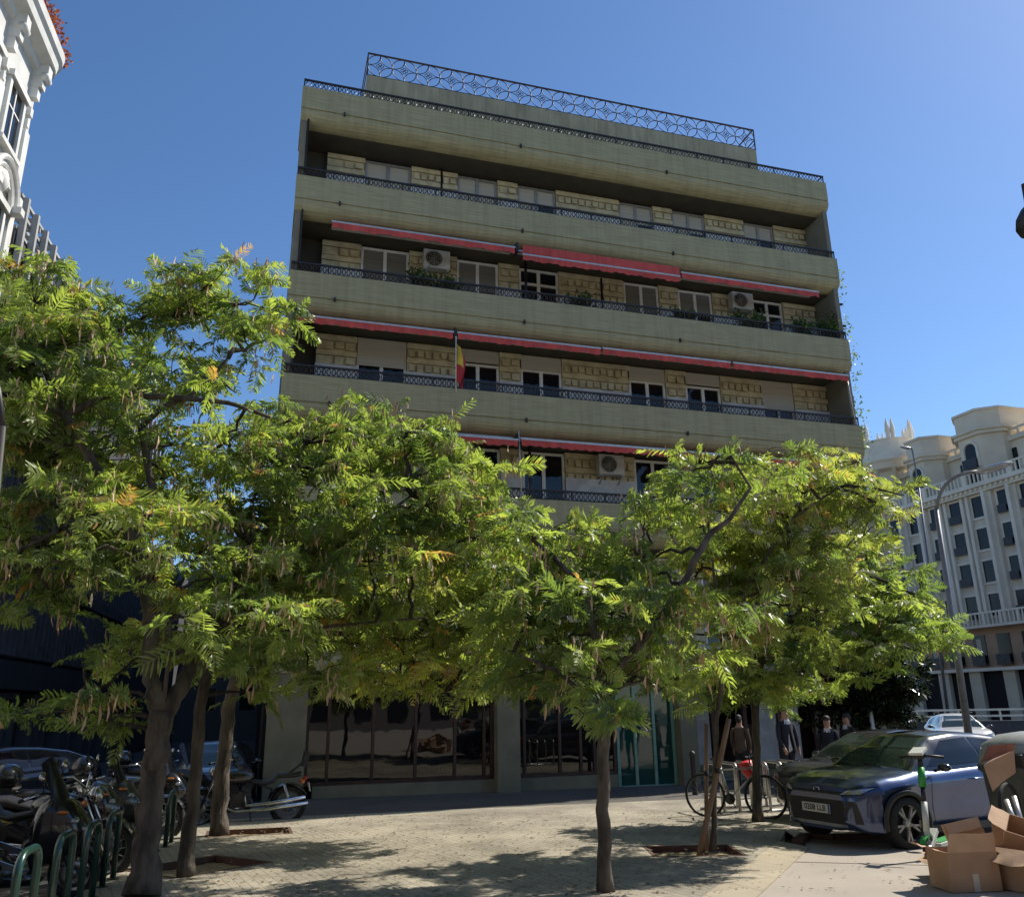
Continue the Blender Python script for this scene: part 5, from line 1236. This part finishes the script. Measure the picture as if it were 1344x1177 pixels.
# ---------------------------------------------------------------- green hoops
def hoop_guard(x, y, rz, label, w_=.46, h=.70):
    r = empty('hoop_guard', label, 'guard hoop', G(x, y, .10), rz, 'green guard hoops along the kerb')
    mb = MB(); rr = .14
    pts = [(-w_/2, 0, -.02), (-w_/2, 0, h-rr)]+[(-w_/2+rr-rr*math.cos(t), 0, h-rr+rr*math.sin(t)) for t in np.linspace(.3, PI/2, 5)]+[(w_/2-rr+rr*math.sin(t), 0, h-rr+rr*math.cos(t)) for t in np.linspace(0, 1.3, 5)]+[(w_/2, 0, h-rr), (w_/2, 0, -.02)]
    mb.tube(pts, .032, 12); mb.build('tube', 'hoop', r)
    mb = MB()
    for s in (-1, 1): mb.lathe([(.034, 0), (.06, .001), (.06, .012), (.034, .016)], 14, mat=Matrix.Translation((s*w_/2, 0, 0)))
    mb.build('foot', 'hoop', r)
hl = ['nearest green hoop at the very bottom left corner', 'second green hoop from the left in front of the scooter', 'third green hoop left of the thick trunk', 'fourth green hoop right against the thick trunk', 'green hoop right of the thick trunk', 'farthest green hoop by the leaning trunk']
for (x, y), lb_ in zip(((-3.72, 6.95), (-3.95, 7.95), (-4.12, 8.8), (-4.42, 9.9), (-4.85, 12.1), (-4.98, 12.95)), hl): hoop_guard(x, y, math.atan2(6.3, -1.35), lb_)
# ---------------------------------------------------------------- bike rack and bicycle
rk = empty('bike_rack', 'steel bicycle rack of joined hoops behind the young trees', 'bike rack', G(4.35, 16.6, .10), .22)
mb = MB()
for k in range(6):
    x = -.75+.3*k; q = MB(); w_ = .7; rr = .12; h = .82
    pts = [(x, -w_/2, 0), (x, -w_/2, h-rr)]+[(x, -w_/2+rr-rr*math.cos(t), h-rr+rr*math.sin(t)) for t in np.linspace(.3, PI/2, 4)]+[(x, w_/2-rr+rr*math.sin(t), h-rr+rr*math.cos(t)) for t in np.linspace(0, 1.3, 4)]+[(x, w_/2, h-rr), (x, w_/2, 0)]
    q.tube(pts, .026, 10); q.build('hoop', 'steel', rk)
mb.tube([(-.9, -.35, .02), (.9, -.35, .02)], .022, 8); mb.tube([(-.9, .35, .02), (.9, .35, .02)], .022, 8); mb.build('base_rail', 'steel', rk)
bk = empty('bicycle', 'grey city bicycle leaning at the rack behind the thin trunk', 'bicycle', G(3.72, 15.35, .10), -.28)
bk.rotation_euler = (.06, 0, -.62+.1)
def bwheel(x):
    mt = Matrix.Translation((x, 0, .34)) @ Matrix.Rotation(PI/2, 4, 'X'); m2 = MB(); m2.lathe([(.34+.02*math.cos(t), .02*math.sin(t)) for t in np.linspace(0, 2*PI, 9)], 32, mat=mt); o = m2.build('wheel', 'rubber', bk)
    m2 = MB(); m2.lathe([(.315, -.01), (.325, 0), (.315, .01)], 32, mat=mt); m2.lathe([(.001, -.04), (.02, -.04), (.02, .04), (.001, .04)], 10, mat=mt)
    for k in range(20): a_ = 2*PI*k/20; m2.tube([mt @ Vector((.018*math.cos(a_+1), .018*math.sin(a_+1), .03*(-1)**k)), mt @ Vector((.318*math.cos(a_), .318*math.sin(a_), 0))], .0016, 3)
    m2.build('rim', 'steel', o)
bwheel(.52); bwheel(-.52)
mb = MB(); T_ = [((-.52, .34), (-.08, .30)), ((-.08, .30), (-.22, .86)), ((-.22, .76), (.34, .80)), ((-.08, .30), (.36, .70)), ((.33, .86), (.38, .66)), ((-.52, .34), (-.2, .74))]
for (a_, b_), (c, d) in T_: mb.tube([(a_, 0, b_), (c, 0, d)], .016, 8)
mb.tube([(.38, .03, .66), (.52, .05, .34)], .013, 6); mb.tube([(.38, -.03, .66), (.52, -.05, .34)], .013, 6); mb.build('frame', 'steel', bk)
mb = MB(); mb.tube([(.32, 0, .86), (.31, 0, .98)], .014, 6); mb.tube([(.27, .27, 1.0), (.33, .14, .99), (.31, 0, .98), (.33, -.14, .99), (.27, -.27, 1.0)], .013, 6); mb.build('handlebar', 'black', bk)
mb = MB(); mb.ball((-.25, 0, .93), .13, 10, sc=(1, .55, .25)); mb.tube([(-.22, 0, .84), (-.24, 0, .92)], .014, 6); mb.build('saddle', 'black', bk)
mb = MB(); mb.lathe([(.001, -.005), (.09, -.005), (.09, .005), (.001, .005)], 20, mat=Matrix.Translation((-.08, -.03, .30)) @ Matrix.Rotation(PI/2, 4, 'X')); mb.tube([(-.08, -.03, .3), (.02, -.06, .18), (.02, -.14, .18)], .01, 5); mb.tube([(-.08, .03, .3), (-.18, .06, .42), (-.18, .14, .42)], .01, 5); mb.build('crank', 'darkmetal', bk)
rb = tag(None or (lambda: (lambda m_: (m_.tube([(0, 0, 0), (.02, 0, .1), (.02, .01, .3)], [.05, .1, .13], 10), m_.build('red_bag', 'redpl'))[1])(MB()))(), 'small red bag or child seat hanging on the bicycle rack', 'bag'); rb.location = at(985, 1022, 16.2); rb.rotation_euler = (.1, -.35, 0)
# ---------------------------------------------------------------- e-scooter
es = empty('electric_scooter', 'white and green rental kick scooter standing between the blue car and the boxes', 'kick scooter', G(5.62, 10.95, 0), 0)
sx = at(1238, 1112, 11.0); es.location = G(sx.x, 11.0, .09); es.rotation_euler = (.03, 0, -2.35)
mb = MB(); mb.tube([(.42, 0, .30), (.34, 0, .62)], .036, 10); mb.build('stem_lower', 'scootwhite', es)
mb = MB(); mb.tube([(.34, 0, .62), (.30, 0, .78)], .026, 10); mb.build('stem', 'darkmetal', es)
mb = MB(); mb.tube([(.30, 0, .78), (.25, 0, 1.0)], .042, 12); mb.build('stem_sleeve', 'scootgreen', es)
mb = MB(); mb.tube([(.25, 0, 1.0), (.22, 0, 1.12)], .03, 8); mb.tube([(.17, .26, 1.11), (.21, .1, 1.13), (.22, 0, 1.12), (.21, -.1, 1.13), (.17, -.26, 1.11)], .017, 8); mb.box((.23, 0, 1.14), (.12, .12, .05), ry=.4); mb.build('handlebar', 'black', es)
mb = MB(); mb.box((.25, 0, 1.185), (.2, .16, .03), ry=.3); mb.build('display', 'scootwhite', es)
mb = MB(); mb.tube([(.46, 0, .16), (.42, 0, .32), (.2, 0, .16)], .03, 8); mb.box((-.08, 0, .14), (.72, .17, .05)); mb.box((.3, 0, .22), (.3, .09, .05), ry=.55); mb.build('deck', 'scootwhite', es, bevel=.01)
mb = MB(); mb.box((-.08, 0, .17), (.6, .14, .012)); mb.build('deck_mat', 'scootgreen', es)
wheel(es, .47, .12, .12, .03, 3, disc=False); wheel(es, -.5, .12, .12, .03, 3, disc=False)
mb = MB()
for cx in (.47, -.5):
    rows = [[(cx+.145*math.cos(t), .035*j, .12+.145*math.sin(t)) for j in (-1, 0, 1)] for t in np.linspace(.5, 2.6, 8)]; mb.grid(rows)
mb.build('fender', 'scootgreen', es)
# ---------------------------------------------------------------- recycling bin with cardboard
bp_ = at(1352, 1100, 11.0); bn = empty('recycling_bin', 'grey street container with pale domed lid at the right edge, cardboard in its mouth', 'bin', G(bp_.x+.22, 10.9, .09), .25)
mb = MB()
def rsq(a, b_, z_, n=24): return [(a*math.copysign(abs(math.cos(t))**.55, math.cos(t)), b_*math.copysign(abs(math.sin(t))**.55, math.sin(t)), z_) for t in [2*PI*k/n for k in range(n)]]
mb.grid([rsq(.44, .44, .12), rsq(.5, .5, .16), rsq(.54, .54, .9), rsq(.58, .58, .93), rsq(.58, .58, 1.0)], closed=True); mb.build('body', 'binplastic', bn)
mb = MB(); mb.grid([rsq(.56, .56, 1.0), rsq(.56, .56, 1.08), rsq(.5, .5, 1.24), rsq(.34, .34, 1.35), rsq(.12, .12, 1.39), rsq(.001, .001, 1.39)], closed=True); ld = mb.build('lid', 'binlid', bn)
mb = MB(); mb.box((-.50, -.1, 1.06), (.14, .5, .2), ry=-.2); mb.build('mouth', 'black', ld, bevel=.02)
mb = MB()
for s in (-.4, .4): mb.box((s, -.4, .06), (.1, .1, .12)); mb.box((s, .4, .06), (.1, .1, .12))
for s in (-.25, 0, .25): mb.box((s-.02, -.56, .55), (.06, .05, .7))
mb.build('rib', 'binplastic', bn)
def flap(name, label, pts, cat='cardboard', th=.008, mat='card'):
    c = sum((Vector(p) for p in pts), Vector())/len(pts); P = [Vector(p)-c for p in pts]; nn = (P[1]-P[0]).cross(P[2]-P[0]).normalized()*th
    m2 = MB(); n = len(P); m2.add([p+nn for p in P]+[p-nn for p in P], [tuple(range(n)), tuple(range(2*n-1, n-1, -1))]+[(i, n+i, n+(i+1) % n, (i+1) % n) for i in range(n)])
    o = m2.build(name, mat); o.location = c; tag(o, label, cat); return o
def A_(px, py, y): return at(px, py, y)
flap('cardboard_sheet', 'torn cardboard sheet sticking out of the grey container', [A_(1291, 1004, 10.2), A_(1303, 996, 10.25), A_(1331, 985, 10.3), A_(1333, 1013, 10.3), A_(1316, 1025, 10.25), A_(1303, 1038, 10.2), A_(1297, 1022, 10.2)])
flap('cardboard_scrap', 'dark crumpled cardboard on top of the container mouth', [A_(1288, 1000, 10.3), A_(1298, 978, 10.35), A_(1332, 975, 10.4), A_(1330, 986, 10.4), A_(1303, 996, 10.3)], mat='pot')
# spare wheel of a bicycle and grey struts behind the boxes
kb = empty('kick_scooter', 'grey kick scooters leaning against the container behind the boxes', 'kick scooter', G(5.3, 10.3), 0)
wheel_r = MB(); mt = Matrix.Translation(at(1326, 1062, 10.35)-kb.location) @ Matrix.Rotation(PI/2, 4, 'X') @ Matrix.Rotation(.7, 4, 'Y'); wheel_r.lathe([(.27+.022*math.cos(t), .022*math.sin(t)) for t in np.linspace(0, 2*PI, 9)], 30, mat=mt); wheel_r.build('wheel', 'rubber', kb)
mb = MB()
for a_, b_ in (((1321, 1050), (1334, 1085)), ((1331, 1045), (1346, 1100))): mb.tube([at(*a_, 10.1)-kb.location, at(*b_, 9.9)-kb.location], .028, 8)
mb.build('frame', 'alu', kb)
# ---------------------------------------------------------------- cardboard boxes
def box_open(label, loc, rz, d, tilt=(0, 0), flaps=(.9, .5, 1.2, .6), inner=True, tape=False):
    r = empty('cardboard_box', label, 'box', loc, rz, 'cardboard boxes heaped beside the container'); r.rotation_euler = (tilt[0], tilt[1], rz)
    x, y, z = d; t = .008; mb = MB()
    mb.bx(-x/2, x/2, -y/2, y/2, 0, t); mb.bx(-x/2, x/2, -y/2, -y/2+t, t, z); mb.bx(-x/2, x/2, y/2-t, y/2, t, z); mb.bx(-x/2, -x/2+t, -y/2+t, y/2-t, t, z); mb.bx(x/2-t, x/2, -y/2+t, y/2-t, t, z)
    mb.build('carton', 'card', r)
    for k, a_ in enumerate(flaps):
        if a_ is None: continue
        m2 = MB(); w_ = (x if k % 2 == 0 else y)-.01; dd = min(x, y)*.48
        m = Matrix.Translation((0, 0, z)) @ Matrix.Rotation(k*PI/2, 4, 'Z') @ Matrix.Translation((0, -(y if k % 2 == 0 else x)/2, 0)) @ Matrix.Rotation(a_, 4, 'X')
        rows = [[(w_*(i/6-.5)*(1-.06*j/3), -dd*j/3, .014*math.sin(i*1.3+j*2)*j/3) for i in range(7)] for j in range(4)]; m2.grid([[m @ Vector(p) for p in rw] for rw in rows]); m2.build('flap', 'cardin', r)
    if tape:
        m2 = MB(); m2.bx(-.03, .03, -y/2-.003, -y/2-.001, 0, z*.45); m2.build('tape', 'tape', r)
    return r
def bpos(px, py, y): p = at(px, py, y); return Vector((p.x, y, gz(0, y)+.10))
box_open('square open cardboard box nearest the road with pale tape on its side', bpos(1266, 1150, 8.9), .1, (.50, .36, .34), flaps=(-1.35, .5, .9, -.3), tape=True)
box_open('tall brown cardboard box leaning behind the taped box', bpos(1293, 1150, 9.1), -.3, (.34, .22, .58), tilt=(-.15, -.25), flaps=(1.3, None, 1.0, None))
box_open('large cardboard box cut by the right edge of the picture', bpos(1352, 1150, 8.8), .5, (.42, .42, .36), flaps=(-1.2, -.5, .9, .6))
box_open('small upright carton between the container and the heap', bpos(1318, 1120, 9.5), .3, (.18, .14, .52), tilt=(0, .12), flaps=(1.1, None, None, None))
box_open('flat pale tray box behind the taped box', bpos(1262, 1125, 9.45), .05, (.52, .34, .2), flaps=(.1, .3, .1, .3))
box_open('curved torn box with a blue lining on top of the heap', bpos(1345, 1120, 9.05)+Vector((0, 0, .30)), .9, (.36, .34, .24), tilt=(.3, -.35), flaps=(.2, .7, -.3, None))
flap('blue_folder', 'blue plastic sheet among the brown boxes', [A_(1297, 1140, 8.85), A_(1312, 1129, 8.9), A_(1318, 1131, 8.9), A_(1318, 1145, 8.85), A_(1308, 1148, 8.8)], cat='plastic sheet', mat='bluepaper')
# ---------------------------------------------------------------- lamps, poles
def lamp(label, base, top, arm_end, r0=.09, r1=.05, name='street_lamp', head=.9, paint='lamp_grey'):
    r = empty(name, label, 'street lamp', base, 0); b = Vector(base); mb = MB(); top = Vector(top); arm_end = Vector(arm_end)
    mb.lathe([(r0*1.8, 0), (r0*1.8, .5), (r0*1.1, .6)], 12); mb.tube([(0, 0, 0), (top-b)*.5, top-b], [r0, (r0+r1)/2, r1], 12); mb.build('post', paint, r)
    mb = MB(); a_, c = top-b, arm_end-b; mid = a_+Vector((0, 0, (c.z-a_.z)*.95))+(c-a_)*.22; pts = [a_*(1-t)**2+mid*2*t*(1-t)+c*t*t for t in np.linspace(0, 1, 9)]; pts = [Vector(p) for p in pts]
    mb.tube(pts, [r1]+[r1*.8]*8, 8); mb.build('arm', paint, r)
    d = (pts[-1]-pts[-2]); d.z = 0; d.normalize(); mb = MB(); m = Matrix.Translation(pts[-1]+d*head*.45) @ Matrix.Rotation(math.atan2(d.y, d.x), 4, 'Z') @ Matrix.Rotation(-.12, 4, 'Y')
    mb.ball((0, 0, .04), head*.55, 14, sc=(1, .36, .17), mat=m); h_ = mb.build('lamp_head', 'steel', r)
    mb = MB(); mb.ball((0, 0, -.02), head*.42, 12, sc=(1, .33, .16), mat=m); mb.build('diffuser', 'lens', h_)
    return r
y_ = 29; pb = at(1272, 975, y_); pt = at(1229, 668, y_)
lamp('tall curved street lamp in front of the ornate building at the right', (pb.x, y_, gz(0, y_)), pt, at(1283, 619, y_-1.0), .13, .075, head=1.15)
y_ = 55; pb = at(1243, 935, y_); pt = at(1206, 640, y_); lamp('thin distant street lamp left of the tall curved one', (pb.x, y_, -.6), pt, at(1196, 588, y_), .1, .07, head=.8)
y_ = 7.5; lamp('dark green lamp post cut by the left edge', (at(-8, 900, y_).x, y_, gz(0, y_)), at(2, 560, y_), at(-160, 400, y_), .05, .04, paint='iron')
# hanging dark lamp head at the right edge
hp = at(1352, 288, 9.0); r_ = empty('hanging_lamp', 'dark bell shaped lamp head just entering at the upper right edge', 'street lamp', (hp.x+.02, 9.0, hp.z), 0)
mb = MB(); mb.lathe([(.001, -.18), (.16, -.18), (.19, -.1), (.17, .02), (.1, .14), (.04, .2), (.03, .5)], 20); mb.build('lamp_shade', 'black', r_)
mb = MB(); mb.tube([(0, 0, .4), (.3, 0, .75), (1.2, 0, .8), (1.25, 0, -6.2)], .04, 8); mb.build('post', 'black', r_)
pl = at(1152, 1000, 21.5); pl0 = Vector((pl.x, 21.5, gz(0, 21.5))); r_ = empty('white_post', 'slim white post by the corner of the olive building', 'post', pl0)
mb = MB(); mb.tube([(0, 0, 0), at(1143, 935, 21.5)-pl0], .05, 10); mb.ball(at(1143, 935, 21.5)-pl0, .06, 8); mb.build('pole', 'white_frame', r_)
pl0 = G(2.9, 19.6, .1); r_ = empty('bollard', 'short black bollard in front of the green glazed entrance pier', 'bollard', Vector((at(912, 1035, 20.2).x, 20.2, gz(0, 20.2)+.1)))
mb = MB(); mb.lathe([(.07, 0), (.06, .05), (.055, .8), (.07, .82), (.06, .9), (.001, .93)], 14); mb.build('post', 'iron', r_)
# ---------------------------------------------------------------- people
def person(label, loc, rz, h=1.76, suit='suit', trousers=None, stride=.0, arm=(.0, .0), turn=0, bag=False, shirt=True):
    r = empty('person', label, 'person', loc, rz, 'people in dark suits in the shade'); k = h/1.76; trousers = trousers or suit
    V = []; E = []; RR = []
    def n_(p, rad, par=None):
        V.append(Vector(p)*k); RR.append(rad if isinstance(rad, tuple) else (rad, rad)); i = len(V)-1
        if par is not None: E.append((par, i))
        return i
    pel = n_((0, 0, .95), (.125, .16)); wa = n_((0, 0, 1.12), (.11, .145), pel); ch = n_((.01, 0, 1.32), (.125, .175), wa); nb = n_((0, 0, 1.47), (.075, .09), ch); nk = n_((.01, 0, 1.54), .055, nb)
    hd = n_((.03, 0, 1.61), (.075, .07), nk); hu = n_((.025, 0, 1.69), (.088, .075), hd); n_((.01, 0, 1.745), .06, hu); n_((.12, 0, 1.635), .018, hd)
    for s, ph in ((1, stride), (-1, -stride)):
        hp_ = n_((0, .09*s, .90), .095, pel); kn = n_((.18*ph+.03*abs(ph), .10*s, .50), .062, hp_); an = n_((.34*ph-(.12 if ph < 0 else 0), .10*s, .10+(.05 if ph < 0 else 0)), .04, kn); n_((.34*ph+.05-(.12 if ph < 0 else 0), .11*s, .045), .042, an); n_((.34*ph+.17-(.12 if ph < 0 else 0), .12*s, .035), .035, len(V)-1)
        a_ = arm[0 if s > 0 else 1]
        sh = n_((0, .185*s, 1.42), .06, nb); el = n_((.03+.05*a_, .235*s, 1.14), .046, sh); wr = n_((.06+.26*a_, .225*s, .90+.14*abs(a_)), .032, el); pm2 = n_((.075+.3*a_, .22*s, .84+.14*abs(a_)), .034, wr)
        for f_ in range(4): q = n_((.06+.015*f_+.31*a_, .225*s-.004*f_*s, .79+.14*abs(a_)), .0105, pm2); n_((.065+.017*f_+.31*a_, .215*s, .75+.14*abs(a_)-(.0 if f_ in (1, 2) else -.01)), .009, q)
        q = n_((.11+.3*a_, .20*s, .82+.14*abs(a_)), .011, pm2); n_((.12+.3*a_, .195*s, .785+.14*abs(a_)), .010, q)
    me = bpy.data.meshes.new('body'); me.from_pydata([tuple(v) for v in V], E, []); o = bpy.data.objects.new('body', me); COL.objects.link(o); o.parent = r
    md = o.modifiers.new('skin', 'SKIN'); md.use_smooth_shade = True
    for i, sv in enumerate(me.skin_vertices[0].data): sv.radius = (RR[i][0]*k, RR[i][1]*k); sv.use_root = (i == 0)
    sb = o.modifiers.new('sub', 'SUBSURF'); sb.levels = 1; sb.render_levels = 1
    if not shirt: pass
    bpy.context.view_layer.update(); dg = bpy.context.evaluated_depsgraph_get(); m2 = bpy.data.meshes.new_from_object(o.evaluated_get(dg)); o.modifiers.clear(); o.data = m2
    m2.materials.clear()
    for nm in ('skin', suit, trousers, 'shirt', 'black'): m2.materials.append(M[nm])
    for p in m2.polygons:
        c = p.center/k; p.use_smooth = True
        if c.z > 1.50: p.material_index = 0
        elif c.z < .10: p.material_index = 4
        elif abs(c.y) > .17 and c.z < .90+.14*max(map(abs, arm)) and c.z > .6: p.material_index = 0
        elif c.z < .93: p.material_index = 2
        elif shirt and c.x > .04 and abs(c.y) < .05: p.material_index = 3
        else: p.material_index = 1
    mb = MB(); mb.ball((0*k, 0, 1.735*k), .098*k, 12, sc=(1.08, .9, .82)); mb.ball((-.03*k, 0, 1.69*k), .095*k, 12, sc=(1, .92, .95)); mb.build('hair', 'hair', r)
    mb = MB()
    for s in (-1, 1): mb.ball((.108*k, .032*s*k, 1.668*k), .011*k, 6)
    mb.build('eye', 'black', r)
    mb = MB(); mb.box((.107*k, 0, 1.595*k), (.01, .045*k, .008)); mb.build('mouth', 'pot', r)
    mb = MB()   # open jacket skirts
    for s in (-1, 1):
        rows = []
        for z_, w0, w1, xo in ((1.47, .035, .13, .09), (1.2, .04, .165, .14), (1.0, .065, .185, .145), (.84, .09, .19, .135)):
            rows.append([((xo-.30*((y-w0)/(w1-w0))**2*.3)*k, y*s*k, z_*k) for y in np.linspace(w0, w1, 5)])
        mb.grid(rows)
    mb.build('jacket_front', suit, r)
    if bag:
        mb = MB(); mb.box((.05, -.30, .62), (.12, .28, .32)); mb.tube([(.05, -.22, .78), (.05, -.26, .86), (.05, -.34, .86), (.05, -.38, .78)], .008, 5); mb.build('bag', 'shirt', r)
    return r
def pp(px, py): r = ray(px, py); t = -(CZ-.08)/(r.z+GS*r.y); return Vector((0, 0, CZ))+r*t
p_ = pp(1040, 1044); person('person in a navy suit and white shirt standing left of the group', p_, -PI/2+.35, 1.84, 'suit', arm=(.1, .5))
p_ = Vector((at(1090, 990, 20.3).x, 20.3, gz(0, 20.3)+.02)); person('person in a dark jacket and pale shirt walking in the middle of the group', p_, -PI/2-.5, 1.68, 'suit', stride=.5, arm=(.5, -.4), bag=True)
p_ = Vector((at(1117, 990, 21.2).x, 21.2, gz(0, 21.2)+.02)); person('person in a dark jacket with brown trousers nearest the white post', p_, -PI/2-1.15, 1.74, 'suit2', 'tan', stride=-.6, arm=(-.4, .5))
p_ = Vector((at(974, 1000, 21.5).x, 21.5, gz(0, 21.5)+.1)); person('person in a brown top seen from behind, deep in shade behind the bike rack', p_, PI/2-.5, 1.66, 'tan', 'suit2', arm=(.3, .1), shirt=False)

# fallen leaflets and twigs on the paving
n_ = 3200; pts = []
while len(pts) < n_:
    y = 8.8+random.random()**1.3*8; x = random.uniform(-5, 4.5)
    if x < -3.3-.2*(y-8) or (x > 2.0+.49*(y-9.2) and random.random() < .8): continue
    pts.append((x, y, gz(x, y)+.108))
P = np.array(pts); a = RNG.random(n_)*6.28; s_ = .010+.035*RNG.random(n_)**2
d = np.stack([np.cos(a)*s_, np.sin(a)*s_, 0*a], 1); u = np.stack([-np.sin(a)*s_*.35, np.cos(a)*s_*.35, .003+0*a], 1)
V = np.stack([P-d, P+u, P+d, P-u], 1).reshape(-1, 3)
lt = np_mesh('leaf_litter', V, np.arange(4*n_).reshape(n_, 4), 'litter'); tag(lt, 'small dry fallen leaflets scattered over the beige paving', 'fallen leaves', kind='stuff')
